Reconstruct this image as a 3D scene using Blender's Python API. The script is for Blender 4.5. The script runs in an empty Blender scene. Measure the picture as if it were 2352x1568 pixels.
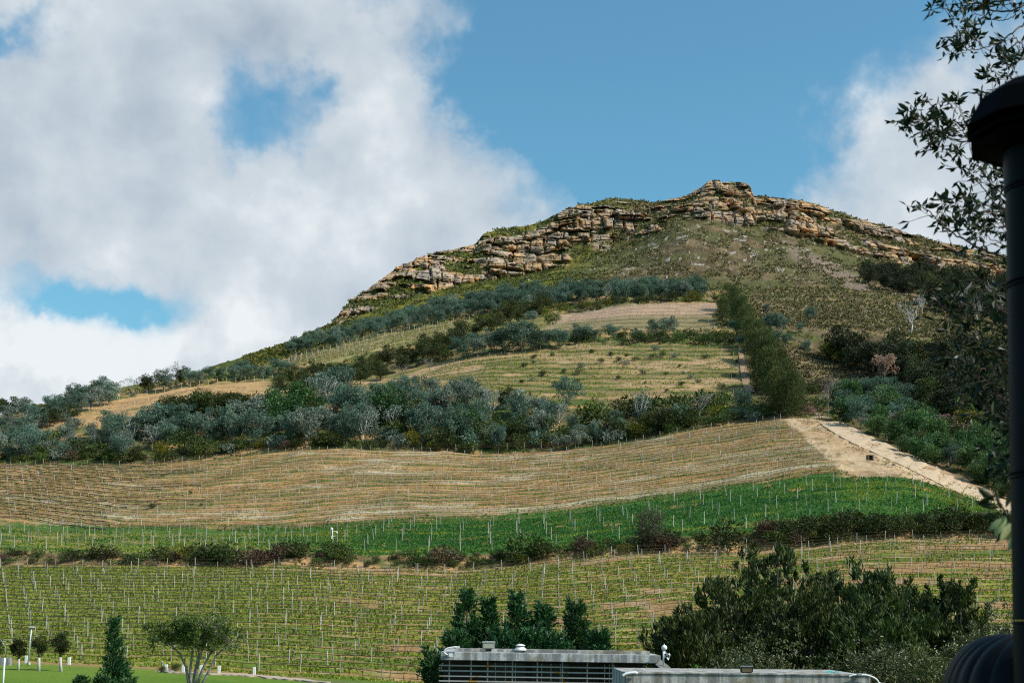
import bpy, math, random
import numpy as np
from mathutils import Vector, Matrix

SC = bpy.context.scene
COL = SC.collection
R = math.radians
# ------------------------------------------------------------------ camera
W0, H0 = 2352.0, 1568.0              # working pixel grid used for measuring the photograph
F = W0 * 50.0 / 36.0
PITCH = R(4.5)
VHOR = 1430.0
VP = VHOR - F * math.tan(PITCH)
ZC = 6.2
cam = bpy.data.cameras.new('camera')
cam.lens = 50; cam.sensor_width = 36; cam.sensor_fit = 'HORIZONTAL'
cam.shift_y = (VP - H0 / 2) / W0
cam.clip_start = 0.1; cam.clip_end = 6000
cam.dof.use_dof = True; cam.dof.focus_distance = 260; cam.dof.aperture_fstop = 4.5
camo = bpy.data.objects.new('camera', cam); COL.objects.link(camo)
camo.location = (0, 0, ZC); camo.rotation_euler = (R(90) + PITCH, 0, 0)
SC.camera = camo
# ------------------------------------------------------------------ light
SUN_DIR = Vector((0.80, -0.32, 0.80)).normalized()      # towards the sun
SUN_EL = math.asin(SUN_DIR.z); SUN_AZ = math.atan2(SUN_DIR.x, SUN_DIR.y)
SC.view_settings.view_transform = 'Standard'; SC.view_settings.look = 'None'
SC.view_settings.gamma = 1; SC.view_settings.use_curve_mapping = False
SC.view_settings.exposure = 0.0
SC.cycles.use_denoising = False; SC.cycles.filter_width = 1.15
sun = bpy.data.lights.new('sun', 'SUN'); sun.energy = 5.0; sun.angle = R(0.53); sun.color = (1, .95, .86)
suno = bpy.data.objects.new('sun', sun); COL.objects.link(suno)
suno.rotation_euler = (-SUN_DIR).to_track_quat('-Z', 'Y').to_euler()

def ray(u, v):
    """direction (with y = 1) through a point of the measuring grid"""
    xc = (np.asarray(u, float) - W0 / 2) / F; yc = (VP - np.asarray(v, float)) / F
    y = math.cos(PITCH) - math.sin(PITCH) * yc
    z = math.sin(PITCH) + math.cos(PITCH) * yc
    return xc / y, z / y
def at(u, v, Y):
    x, z = ray(u, v)
    return Vector((float(x * Y), float(Y), float(ZC + z * Y)))

# ------------------------------------------------------------------ sky
class NT:
    def __init__(s, tree): s.t = tree; s.n = tree.nodes; s.l = tree.links
    def node(s, typ, **kw):
        n = s.n.new(typ)
        for k, v in kw.items(): setattr(n, k, v)
        return n
    def put(s, sock, v):
        if hasattr(v, 'is_output') or isinstance(v, bpy.types.NodeSocket): s.l.new(v, sock)
        else: sock.default_value = v
    def m(s, op, a, b=None, c=None, clamp=False):
        n = s.node('ShaderNodeMath', operation=op, use_clamp=clamp)
        s.put(n.inputs[0], a)
        if b is not None: s.put(n.inputs[1], b)
        if c is not None: s.put(n.inputs[2], c)
        return n.outputs[0]
    def noise(s, vec, scale, detail=4, rough=.5, lac=2.0, dist=0.0):
        n = s.node('ShaderNodeTexNoise'); n.inputs['Scale'].default_value = scale
        n.inputs['Detail'].default_value = detail; n.inputs['Roughness'].default_value = rough
        n.inputs['Lacunarity'].default_value = lac; n.inputs['Distortion'].default_value = dist
        if vec is not None: s.l.new(vec, n.inputs['Vector'])
        return n
    def ramp(s, fac, stops, interp='LINEAR'):
        n = s.node('ShaderNodeValToRGB'); n.color_ramp.interpolation = interp
        el = n.color_ramp.elements
        while len(el) < len(stops): el.new(0.5)
        for e, (p, c) in zip(el, stops): e.position = p; e.color = (*c, 1) if len(c) == 3 else c
        s.put(n.inputs[0], fac); return n.outputs[0]
    def mix(s, fac, a, b, blend='MIX'):
        n = s.node('ShaderNodeMix', data_type='RGBA', blend_type=blend)
        s.put(n.inputs[0], fac)
        for sock, v in ((n.inputs[6], a), (n.inputs[7], b)):
            s.put(sock, (*v, 1) if isinstance(v, tuple) and len(v) == 3 else v)
        return n.outputs[2]
    def mr(s, v, a, b, c=0.0, d=1.0, smooth=True):
        n = s.node('ShaderNodeMapRange', interpolation_type='SMOOTHSTEP' if smooth else 'LINEAR')
        s.put(n.inputs[0], v); n.inputs[1].default_value = a; n.inputs[2].default_value = b
        n.inputs[3].default_value = c; n.inputs[4].default_value = d
        return n.outputs[0]

world = bpy.data.worlds.new('World'); SC.world = world; world.use_nodes = True
w = NT(world.node_tree); w.n.clear()
out = w.node('ShaderNodeOutputWorld')
sky = w.node('ShaderNodeTexSky', sky_type='NISHITA', sun_disc=False)
sky.sun_elevation = SUN_EL; sky.sun_rotation = SUN_AZ; sky.altitude = 300
sky.air_density = 1.2; sky.dust_density = 1.6; sky.ozone_density = 2.4
skyc = w.mix(1.0, sky.outputs[0], (0.62, 1.05, 1.07), 'MULTIPLY')
bg1 = w.node('ShaderNodeBackground'); w.l.new(skyc, bg1.inputs[0]); bg1.inputs[1].default_value = 0.138
tc = w.node('ShaderNodeTexCoord'); D = tc.outputs['Generated']
sp = w.node('ShaderNodeSeparateXYZ'); w.l.new(D, sp.inputs[0])
AZ = w.m('ARCTAN2', sp.outputs[0], sp.outputs[1]); EL = w.m('ARCSINE', sp.outputs[2])
def azel(u, v):
    x, z = ray(u, v); return math.atan2(x, 1), math.atan2(z, math.hypot(x, 1))
wn = w.noise(D, 9.0, 5, .55); wsp = w.node('ShaderNodeSeparateColor'); w.l.new(wn.outputs['Color'], wsp.inputs[0])
wn2 = w.noise(D, 34.0, 4, .6); wsp2 = w.node('ShaderNodeSeparateColor'); w.l.new(wn2.outputs['Color'], wsp2.inputs[0])
def warp(base, ch):
    a = w.m('MULTIPLY_ADD', wsp.outputs[ch], 0.110, -0.055); b = w.m('MULTIPLY_ADD', wsp2.outputs[ch], 0.046, -0.023)
    return w.m('ADD', base, w.m('ADD', a, b))
AW, EW = warp(AZ, 0), warp(EL, 1)
# cloud masses: centre and half size in the measuring grid, weight
BL = [(200, 330, 560, 330, 1.5), (540, 470, 380, 280, 1.1), (820, 640, 380, 260, 1.3), (1170, 500, 150, 140, .8), (1230, 590, 230, 170, .8),
      (650, 140, 190, 190, .9), (850, 390, 100, 140, .42), (560, 720, 220, 180, .9), (90, 850, 260, 95, 1.9), (330, 900, 190, 90, .9), (-60, 480, 200, 320, 1.0),
      (1000, 40, 110, 50, .36), (2010, 420, 225, 165, 1.15), (2330, 190, 290, 110, .50), (2280, 520, 260, 120, .8), (-600, 500, 500, 600, 1.0),
      (560, 250, 85, 90, -.56), (735, 200, 45, 55, -.62), (650, 260, 85, 55, -.34), (560, 330, 55, 35, -.25), (240, 706, 112, 58, -1.02), (120, 690, 60, 40, -.35), (20, 640, 50, 30, -.15), (10, 20, 70, 45, -.7), (1320, 330, 130, 90, -.35),
      (1500, 200, 300, 260, -1.0), (1090, 180, 120, 130, -.5), (1750, 380, 160, 140, -.6), (3300, 600, 500, 400, .8)]
def blobs(lst):
    dn = None
    for (u, v, su, sv, wt) in lst:
        a, e = azel(u, v); sa, se = su / F, sv / F
        da = w.m('MULTIPLY_ADD', AW, 1 / sa, -a / sa); de = w.m('MULTIPLY_ADD', EW, 1 / se, -e / se)
        q = w.m('MULTIPLY_ADD', de, de, w.m('MULTIPLY', da, da))
        g = w.m('POWER', math.e, w.m('MULTIPLY', q, -0.7))
        dn = w.m('MULTIPLY', g, abs(wt)) if dn is None else w.m('MULTIPLY_ADD', g, abs(wt), dn)
    return dn
dens = w.m('SUBTRACT', w.m('MINIMUM', blobs([b for b in BL if b[4] > 0]), 1.0), blobs([b for b in BL if b[4] < 0]))
# the rest of the sky carries the same broken cloud
far = w.mr(w.noise(D, 1.7, 3, .5).outputs['Fac'], .50, .68, 0, .8)
back = w.mr(AZ, -.1, .0); awayf = w.m('MAXIMUM', w.mr(w.m('ABSOLUTE', AZ), .75, 1.1), w.mr(EL, .55, .85))
dens = w.m('MULTIPLY_ADD', far, awayf, dens)
fb = w.noise(D, 11.0, 8, .56); fb2 = w.noise(D, 40.0, 5, .6)
dens = w.m('ADD', dens, w.m('MULTIPLY_ADD', fb.outputs['Fac'], 1.15, -.575))
dens = w.m('ADD', dens, w.m('MULTIPLY_ADD', fb2.outputs['Fac'], .40, -.20))
alpha = w.mr(dens, .10, .92)
# shading of the cloud: same noise sampled a little way towards the sun
mp = w.node('ShaderNodeMapping'); w.l.new(D, mp.inputs[0]); mp.inputs['Location'].default_value = (.024, -.010, .030)
fs = w.noise(mp.outputs[0], 11.0, 6, .52)
sh = w.m('SUBTRACT', fb.outputs['Fac'], fs.outputs['Fac'])
big = w.noise(D, 5.0, 3, .5)
mp3 = w.node('ShaderNodeMapping'); w.l.new(D, mp3.inputs[0]); mp3.inputs['Scale'].default_value = (1, 1, 1.8)
med = w.noise(mp3.outputs[0], 20.0, 5, .5)
lum = w.m('MULTIPLY_ADD', sh, 1.5, w.m('MULTIPLY_ADD', big.outputs['Fac'], 1.1, w.m('MULTIPLY_ADD', med.outputs['Fac'], .34, -.12)))
# the sunlit low cloud is thicker and brighter
for (bu, bv, bsu, bsv, bw_) in ((2040, 400, 230, 130, .20), (1000, 600, 330, 200, .10)):
    a, e = azel(bu, bv); qa = w.m('MULTIPLY_ADD', AW, F / bsu, -a * F / bsu); qe = w.m('MULTIPLY_ADD', EW, F / bsv, -e * F / bsv)
    lum = w.m('ADD', lum, w.m('MULTIPLY', w.m('POWER', math.e, w.m('MULTIPLY', w.m('MULTIPLY_ADD', qe, qe, w.m('MULTIPLY', qa, qa)), -.7)), bw_))
a, e = azel(140, 830); qa = w.m('MULTIPLY_ADD', AW, F / 330, -a * F / 330); qe = w.m('MULTIPLY_ADD', EW, F / 90, -e * F / 90)
lum = w.m('ADD', lum, w.m('MULTIPLY', w.m('POWER', math.e, w.m('MULTIPLY', w.m('MULTIPLY_ADD', qe, qe, w.m('MULTIPLY', qa, qa)), -.7)), .55))
cc = w.ramp(lum, [(0.0, (.36, .44, .54)), (.40, (.50, .58, .66)), (.72, (.63, .70, .76)), (1.0, (.84, .89, .92))])
bg2 = w.node('ShaderNodeBackground'); w.l.new(cc, bg2.inputs[0]); bg2.inputs[1].default_value = 1.0
mx = w.node('ShaderNodeMixShader'); w.l.new(alpha, mx.inputs[0]); w.l.new(bg1.outputs[0], mx.inputs[1]); w.l.new(bg2.outputs[0], mx.inputs[2])
w.l.new(mx.outputs[0], out.inputs[0])
world.cycles.sampling_method = 'MANUAL'; world.cycles.sample_map_resolution = 512

# ------------------------------------------------------------------ numeric noise
def h2(ix, iy, seed):
    a = (ix.astype(np.int64) * 374761393 + iy.astype(np.int64) * 668265263 + seed * 1274126177) & 0xffffffff
    a = ((a ^ (a >> 13)) * 1274126177) & 0xffffffff
    return ((a ^ (a >> 16)) & 0xffffff) / float(0xffffff)
def vn(x, y, seed=0):
    x = np.asarray(x, float); y = np.asarray(y, float)
    ix = np.floor(x); iy = np.floor(y); fx = x - ix; fy = y - iy
    fx = fx * fx * (3 - 2 * fx); fy = fy * fy * (3 - 2 * fy)
    a = h2(ix, iy, seed); b = h2(ix + 1, iy, seed); c = h2(ix, iy + 1, seed); d = h2(ix + 1, iy + 1, seed)
    return (a + (b - a) * fx) * (1 - fy) + (c + (d - c) * fx) * fy
def fbm(x, y, o=4, seed=0, g=.5):
    s = 0; amp = 1; tot = 0
    for k in range(o):
        s = s + amp * vn(x * 2 ** k, y * 2 ** k, seed + k * 17); tot += amp; amp *= g
    return s / tot
def sst(a, b, x):
    t = np.clip((x - a) / (b - a), 0, 1); return t * t * (3 - 2 * t)

# ------------------------------------------------------------------ mesh helpers
class Geo:
    def __init__(s): s.v = []; s.f = []; s.t = []; s.n = 0; s.mi = []
    def add(s, verts, faces, tint=0.5, mi=0):
        verts = np.asarray(verts, float).reshape(-1, 3); s.v.append(verts)
        for fc in (faces if isinstance(faces, list) else [faces]):
            fc = np.asarray(fc, np.int64)
            if fc.size == 0: continue
            s.f.append(fc + s.n); s.t.append(np.broadcast_to(np.asarray(tint, float), (len(fc),)) if np.ndim(tint) == 0 or len(np.atleast_1d(tint)) == len(fc) else np.full(len(fc), .5))
            s.mi.append(np.full(len(fc), mi, np.int32))
        s.n += len(verts)
    def box(s, c, size, rot=None, tint=.5, mi=0, taper=1.0):
        sx, sy, sz = [q / 2 for q in size]
        p = np.array([(-sx, -sy, -sz), (sx, -sy, -sz), (sx, sy, -sz), (-sx, sy, -sz), (-sx * taper, -sy * taper, sz), (sx * taper, -sy * taper, sz), (sx * taper, sy * taper, sz), (-sx * taper, sy * taper, sz)])
        if rot is not None: p = p @ np.array(rot.to_matrix() if hasattr(rot, 'to_matrix') else rot).T
        s.add(p + np.array(c), np.array([(0, 3, 2, 1), (4, 5, 6, 7), (0, 1, 5, 4), (1, 2, 6, 5), (2, 3, 7, 6), (3, 0, 4, 7)]), tint, mi)
    def tube(s, pts, rad, sides=6, tint=.5, mi=0, cap=True):
        P = np.asarray(pts, float); n = len(P); rad = np.broadcast_to(np.asarray(rad, float), (n,))
        T = np.gradient(P, axis=0); T /= np.linalg.norm(T, axis=1)[:, None] + 1e-9
        up = np.array([0, 0, 1.0]) if abs(T[:, 2]).mean() < .8 else np.array([0, 1.0, 0])
        A = np.cross(T, up); A /= np.linalg.norm(A, axis=1)[:, None] + 1e-9; B = np.cross(A, T)
        an = np.arange(sides) * 2 * math.pi / sides
        V = P[:, None, :] + rad[:, None, None] * (np.cos(an)[None, :, None] * A[:, None, :] + np.sin(an)[None, :, None] * B[:, None, :])
        i = np.arange(n - 1)[:, None] * sides; j = np.arange(sides)[None, :]; j2 = (j + 1) % sides
        q = np.stack([i + j, i + sides + j, i + sides + j2, i + j2], -1).reshape(-1, 4)
        fs = [q]
        if cap and sides >= 3:
            base = np.arange(sides)
            if sides == 4: fs += [np.array([base]), np.array([(n - 1) * sides + base[::-1]])]
            else:
                fs += [np.array([(0, base[k], base[k + 1]) for k in range(1, sides - 1)]), np.array([((n - 1) * sides, (n - 1) * sides + k + 1, (n - 1) * sides + k) for k in range(1, sides - 1)])]
        s.add(V.reshape(-1, 3), fs, tint, mi)
    def lathe(s, c, prof, sides=16, tint=.5, mi=0, close=True):
        P = np.array(prof, float); n = len(P); an = np.arange(sides) * 2 * math.pi / sides
        V = np.stack([P[:, 0][:, None] * np.cos(an), P[:, 0][:, None] * np.sin(an), np.repeat(P[:, 1][:, None], sides, 1)], -1) + np.array(c)
        i = np.arange(n - 1)[:, None] * sides; j = np.arange(sides)[None, :]; j2 = (j + 1) % sides
        s.add(V.reshape(-1, 3), [np.stack([i + j, i + j2, i + sides + j2, i + sides + j], -1).reshape(-1, 4)], tint, mi)
    def leaves(s, C, Dr, L, Wd, rng, fold=.12, tint=None, mi=0):
        C = np.asarray(C, float); n = len(C); L = np.broadcast_to(L, (n,))[:, None]; Wd = np.broadcast_to(Wd, (n,))[:, None]
        Dr = Dr / (np.linalg.norm(Dr, axis=1)[:, None] + 1e-9)
        rv = rng.normal(size=(n, 3)); S = np.cross(Dr, rv); S /= np.linalg.norm(S, axis=1)[:, None] + 1e-9; N = np.cross(S, Dr)
        V = np.stack([C, C + Dr * L * .5 + S * Wd * .5 + N * L * fold, C + Dr * L, C + Dr * L * .5 - S * Wd * .5 + N * L * fold], 1).reshape(-1, 3)
        b = np.arange(n)[:, None] * 4
        s.add(V, np.concatenate([b, b + 1, b + 2, b + 3], 1), rng.random(n) if tint is None else tint, mi)
    def mesh(s, name, mats, smooth=False):
        me = bpy.data.meshes.new(name)
        V = np.concatenate(s.v); tot = np.concatenate([np.full(len(f), f.shape[1]) for f in s.f]); lv = np.concatenate([f.ravel() for f in s.f])
        st = np.concatenate([[0], np.cumsum(tot)[:-1]])
        me.vertices.add(len(V)); me.vertices.foreach_set('co', V.ravel().astype(np.float32))
        me.loops.add(len(lv)); me.loops.foreach_set('vertex_index', lv.astype(np.int32))
        me.polygons.add(len(tot)); me.polygons.foreach_set('loop_start', st.astype(np.int32))
        a = me.attributes.new('tint', 'FLOAT', 'FACE'); a.data.foreach_set('value', np.concatenate(s.t).astype(np.float32))
        for m in (mats if isinstance(mats, (list, tuple)) else [mats]): me.materials.append(m)
        me.polygons.foreach_set('material_index', np.concatenate(s.mi))
        me.polygons.foreach_set('use_smooth', np.full(len(tot), smooth))
        me.update(calc_edges=True); me.validate()
        return me

def link(o, parent=None, loc=None, **props):
    COL.objects.link(o)
    if parent is not None: o.parent = parent
    if loc is not None: o.location = loc
    for k, v in props.items():
        if v: o[k] = v
    return o
def mobj(name, me, parent=None, loc=None, **props): return link(bpy.data.objects.new(name, me), parent, loc, **props)
def thing(name, label, category, loc=(0, 0, 0), rz=0, sc=1.0, group=None):
    o = bpy.data.objects.new(name, None); link(o, None, loc, label=label, category=category, group=group)
    o.rotation_euler = (0, 0, rz); o.scale = (sc, sc, sc) if np.ndim(sc) == 0 else sc; o.empty_display_size = .2
    return o
ORD = 'first second third fourth fifth sixth seventh eighth ninth tenth eleventh twelfth thirteenth fourteenth fifteenth sixteenth seventeenth eighteenth nineteenth twentieth'.split()
def ordinal(k):
    if k < 20: return ORD[k]
    t, r = divmod(k + 1, 10); tens = {2: 'twenty', 3: 'thirty', 4: 'forty', 5: 'fifty', 6: 'sixty', 7: 'seventy', 8: 'eighty', 9: 'ninety'}[t]
    return (tens + '-' + ORD[r - 1]) if r else {2: 'twentieth', 3: 'thirtieth', 4: 'fortieth', 5: 'fiftieth', 6: 'sixtieth'}[t]

# ------------------------------------------------------------------ materials
def mat(name):
    m = bpy.data.materials.new(name); m.use_nodes = True; n = NT(m.node_tree); b = n.n['Principled BSDF']; return m, n, b
def plain(name, col, rough=.6, metal=0.0, var=.15, scale=6.0, bump=.0, spec=.4):
    m, n, b = mat(name); t = n.node('ShaderNodeTexCoord')
    nz = n.noise(t.outputs['Object'], scale, 5, .6)
    c = n.mix(nz.outputs['Fac'], tuple(max(0, q * (1 - var * 1.6)) for q in col), tuple(q * (1 + var * 1.2) for q in col))
    n.l.new(c, b.inputs['Base Color']); b.inputs['Roughness'].default_value = rough; b.inputs['Metallic'].default_value = metal
    b.inputs['Specular IOR Level'].default_value = spec
    if bump:
        bp = n.node('ShaderNodeBump'); bp.inputs['Strength'].default_value = bump; bp.inputs['Distance'].default_value = .05
        n.l.new(nz.outputs['Fac'], bp.inputs['Height']); n.l.new(bp.outputs[0], b.inputs['Normal'])
    return m
def foliage(name, c1, c2, c3, rough=.55, trans=.2, spec=.35, hv=.25):
    m, n, b = mat(name)
    a = n.node('ShaderNodeAttribute', attribute_name='tint')
    oi = n.node('ShaderNodeObjectInfo')
    c = n.ramp(a.outputs['Fac'], [(0.0, c1), (.5, c2), (1.0, c3)])
    hs = n.node('ShaderNodeHueSaturation'); n.l.new(c, hs.inputs['Color'])
    n.l.new(n.m('MULTIPLY_ADD', oi.outputs['Random'], hv * 2, 1 - hv), hs.inputs['Value'])
    wn_ = n.node('ShaderNodeTexWhiteNoise', noise_dimensions='1D'); n.l.new(oi.outputs['Random'], wn_.inputs['W'])
    n.l.new(n.m('MULTIPLY_ADD', wn_.outputs['Value'], .04, .48), hs.inputs['Hue'])
    n.l.new(hs.outputs[0], b.inputs['Base Color']); b.inputs['Roughness'].default_value = rough
    b.inputs['Specular IOR Level'].default_value = spec
    tr = n.node('ShaderNodeBsdfTranslucent'); n.l.new(n.mix(1.0, hs.outputs[0], (1.2, 1.25, .6), 'MULTIPLY'), tr.inputs[0])
    ms = n.node('ShaderNodeMixShader'); ms.inputs[0].default_value = trans
    n.l.new(b.outputs[0], ms.inputs[1]); n.l.new(tr.outputs[0], ms.inputs[2]); n.l.new(ms.outputs[0], n.n['Material Output'].inputs[0])
    return m
def ground_mat(name, fine=1.6, bump=.5, bd=.25, rough=.95):
    m, n, b = mat(name); a = n.node('ShaderNodeAttribute', attribute_name='Col'); t = n.node('ShaderNodeTexCoord')
    nz = n.noise(t.outputs['Object'], fine, 5, .65); nz2 = n.noise(t.outputs['Object'], fine * .22, 4, .6)
    c = n.mix(1.0, a.outputs['Color'], n.ramp(nz.outputs['Fac'], [(.3, (.68, .68, .68)), (.7, (1.28, 1.28, 1.28))]), 'MULTIPLY')
    c = n.mix(1.0, c, n.ramp(nz2.outputs['Fac'], [(.3, (.86, .88, .9)), (.7, (1.12, 1.1, 1.06))]), 'MULTIPLY')
    n.l.new(c, b.inputs['Base Color']); b.inputs['Roughness'].default_value = rough; b.inputs['Specular IOR Level'].default_value = .12
    bp = n.node('ShaderNodeBump'); bp.inputs['Strength'].default_value = bump; bp.inputs['Distance'].default_value = bd
    n.l.new(nz.outputs['Fac'], bp.inputs['Height']); n.l.new(bp.outputs[0], b.inputs['Normal'])
    return m

# ------------------------------------------------------------------ terrain: feature lines measured along the slope
U = np.array([-500, 0, 300, 450, 620, 735, 900, 1075, 1176, 1300, 1450, 1560, 1640, 1720, 1830, 1900, 2000, 2100, 2200, 2352, 2900.])
NAMES = 'ABCDEFGHIJKLMNO'
LV = {
 'B': [1520,1518,1533,1540,1556,1562,1572,1582,1590,1596,1600,1600,1600,1600,1600,1600,1600,1600,1600,1600,1600],
 'C': [1298,1298,1302,1303,1298,1303,1308,1308,1300,1288,1274,1268,1267,1267,1258,1250,1243,1238,1236,1236,1220],
 'D': [1262,1264,1274,1276,1272,1266,1275,1276,1264,1258,1245,1232,1226,1220,1210,1206,1202,1200,1200,1204,1185],
 'E': [1212,1213,1223,1225,1228,1222,1205,1200,1197,1180,1161,1147,1136,1122,1104,1094,1092,1096,1130,1176,1160],
 'F': [1062,1065,1068,1058,1042,1033,1036,1043,1043,1033,1014,994,983,971,958,962,1003,1050,1100,1158,1130],
 'G': [1000,1000,965,938,922,915,905,900,897,912,915,912,910,905,900,905,925,945,965,1010,1000],
 'H': [948,945,915,885,876,870,860,815,801,793,793,794,794,792,800,810,830,840,850,890,880],
 'I': [942,938,892,865,850,836,797,762,761,756,757,756,755,752,750,752,760,775,790,830,820],
 'J': [940,936,887,860,840,806,763,733,730,722,698,696,695,696,700,705,715,732,750,790,780],
 'K': [938,934,884,856,832,795,745,700,686,675,668,666,665,663,660,662,670,685,700,740,730],
 'L': [936,932,881,852,803,762,695,650,637,612,570,505,505,522,540,565,592,612,625,650,720]}
LY = {
 'B': [150,150,150,150,150,148,146,145,144,143,142,141,140,140,140,140,140,140,140,138,138],
 'C': [235]*20+[235], 'D': [240]*19+[239,239],
 'E': [305,305,305,305,305,305,305,305,305,305,305,303,302,300,297,294,290,284,276,262,262],
 'F': [390,390,392,395,396,396,396,396,396,396,396,395,392,390,385,378,352,328,304,276,272],
 'G': [420,420,425,432,438,440,440,440,440,440,440,440,440,440,440,438,425,410,398,380,380],
 'H': [450,452,470,485,495,500,500,500,500,500,500,500,500,500,500,500,495,485,475,465,465],
 'I': [468,470,490,505,520,535,548,550,550,550,550,550,550,550,550,550,550,545,540,535,535],
 'J': [473,476,498,515,545,575,595,600,600,600,600,600,600,600,600,600,600,595,590,585,585],
 'K': [478,482,506,525,565,610,640,650,650,650,650,650,650,650,650,650,650,648,645,640,640],
 'L': [484,490,515,540,600,670,740,790,805,815,825,830,830,830,830,830,830,830,830,830,830]}
SKY = np.array([(-500,980),(0,952),(100,930),(200,908),(300,886),(400,872),(470,848),(600,805),(700,770),(765,745),(785,715),(800,695),(850,660),(930,605),(1000,580),(1090,562),(1110,535),(1160,525),(1230,515),(1300,480),(1390,458),(1440,458),(1500,465),(1560,455),(1610,432),(1622,420),(1640,415),(1680,418),(1718,424),(1724,428),(1730,448),(1800,455),(1850,465),(1900,480),(2000,510),(2100,540),(2150,555),(2230,570),(2352,600),(2900,760)], float)
cols = np.concatenate([np.linspace(-500, -40, 36, endpoint=False), np.linspace(-40, 2392, 950, endpoint=False), np.linspace(2392, 2900, 36)])
NC = len(cols)
def gsm(a, du):
    k = max(1, int(du / 2.0)); kk = np.exp(-.5 * (np.arange(-2 * k, 2 * k + 1) / k) ** 2); kk /= kk.sum()
    ug = np.arange(-560, 2960, 2.0); return kk, ug
def line(us, vs, sm):
    kk, ug = gsm(None, sm); y = np.interp(ug, us, vs); p = len(kk) // 2
    y = np.convolve(np.pad(y, p, mode='edge'), kk, 'valid'); return np.interp(cols, ug, y)
Lv = {k: line(U, LV[k], 34) for k in LV}; Ly = {k: line(U, LY[k], 34) for k in LY}
Lv['L'] = line(U, LV['L'], 16)
Lv['N'] = line(SKY[:, 0], SKY[:, 1], 3.0)
Lv['N'] = Lv['N'] + (fbm(cols / 16, cols * 0, 3, 5) - .5) * 7 * sst(760, 800, cols)
prev = None
for k in 'BCDEFGHIJKL':
    if prev is not None: Lv[k] = np.minimum(Lv[k], Lv[prev] - 1.5)
    prev = k
# on the left the slope itself makes the skyline
nn = Lv['N'].copy(); left = sst(800, 730, cols)
for i, k in enumerate('LKJIHG'):
    Lv[k] = np.maximum(Lv[k], nn + 1.5 + 1.2 * i)
for k0, k1 in zip('BCDEFGHIJK', 'CDEFGHIJKL'): Lv[k1] = np.minimum(Lv[k1], Lv[k0] - 1.2)
Lv['N'] = np.minimum(Lv['N'], Lv['L'] - 1.0)
Ly['N'] = Ly['L'] + 8 + 50 * sst(720, 820, cols)
LP = {}
for k in 'BCDEFGHIJKLN':
    x, z = ray(cols, Lv[k]); LP[k] = np.stack([x * Ly[k], Ly[k], ZC + z * Ly[k]], -1)
xA = (cols - W0 / 2) / F
LP['A'] = np.stack([xA * 60, np.full(NC, 60.), np.full(NC, .15)], -1); LP['Z'] = np.stack([xA * 2.2, np.full(NC, 2.2), np.full(NC, 0.)], -1)
LP['O'] = LP['N'] * np.array([1.14, 1.14, 1.0]) - np.array([0, 0, 45.]); LP['Q'] = LP['O'] * np.array([1.6, 1.6, 1.0]) - np.array([0, 0, 260.])
SEG = ['Z', 'A', 'B', 'C', 'D', 'E', 'F', 'G', 'H', 'I', 'J', 'K', 'L', 'N', 'O', 'Q']
CNT = dict(Z=8, A=20, B=84, C=9, D=26, E=76, F=20, G=52, H=12, I=28, J=10, K=40, L=128, N=6, O=3)
sidx = {k: i for i, k in enumerate(SEG)}
rows_s = np.concatenate([sidx[k] + np.arange(CNT[k]) / CNT[k] for k in SEG[:-1]] + [[len(SEG) - 1.0]])
NR = len(rows_s)
ALL = np.stack([LP[k] for k in SEG])                        # lines x cols x 3
i0 = np.minimum(rows_s.astype(int), len(SEG) - 2); fr = (rows_s - i0)[:, None, None]
G0 = ALL[i0] * (1 - fr) + ALL[i0 + 1] * fr                  # nominal ground, rows x cols x 3
T = np.broadcast_to((rows_s - i0)[:, None], (NR, NC)); SEGI = np.broadcast_to(i0[:, None], (NR, NC))
UU = np.broadcast_to(cols[None, :], (NR, NC)); X, Yd, Z = G0[..., 0], G0[..., 1], G0[..., 2]
def seg(k): return SEGI == sidx[k]
def vproj(P):
    y = P[..., 1]; z = P[..., 2] - ZC
    return VP - F * (z * math.cos(PITCH) - y * math.sin(PITCH)) / (y * math.cos(PITCH) + z * math.sin(PITCH))
VV = vproj(G0)
DZ = np.zeros((NR, NC)); DY = np.zeros((NR, NC))
EDGE_SB = lambda t: 1945 - 150 * np.asarray(t) ** .9         # right end of the brown vineyard
def tb(t, u):  return t - .13 * sst(380, -60, u) + .02 * np.sin(u / 210.)          # contour rows of the brown vineyard
def tl(t, u):  return t + .012 * np.sin(u / 170. + 1) + .02 * np.sin(u / 420.)
def tgf(t, u): return t + .045 * (fbm(u / 130., np.asarray(t) * 2 + 0 * u, 3, 131) - .5)
NROW = dict(B=24, D=6, E=20, G=11, I=7)
# micro relief
DZ += np.where(SEGI >= sidx['A'], (fbm(X / 9, Yd / 9, 4, 3) - .5) * .9 * np.clip(Yd / 300, .3, 1.5), 0)
DZ += np.where(seg('K') | seg('J') | seg('H'), (fbm(X / 5, Yd / 5, 4, 9) - .5) * 2.6, 0)
DZ += np.where(seg('C'), (fbm(X / 3, Yd / 3, 3, 19) - .5) * .9, 0)
for k, fn, n_, a_ in (('B', tl, 24, .22), ('E', tb, 20, .50), ('G', tgf, 11, .34), ('I', lambda t, u: t, 7, .22)):
    ph = (fn(T, UU) * n_) % 1.0
    DZ += np.where(seg(k), a_ * (sst(0, .18, ph) - ph) * 1.4, 0)
rd_u = np.array([1860, 1890, 1935, 2000, 2090, 2190, 2265, 2420.]); rd_v = np.array([958, 968, 992, 1028, 1075, 1120, 1148, 1216.])
near = np.zeros((NR, NC))
for du in range(-3, 4): near = np.maximum(near, np.exp(-((VV - np.interp(UU, rd_u, rd_v)) / 16.) ** 2) * sst(1835, 1865, UU))
DZ *= 1 - .9 * near
lawn = (seg('A')) & (UU < 720)
DZ = np.where(lawn, DZ * .25, DZ)
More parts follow.
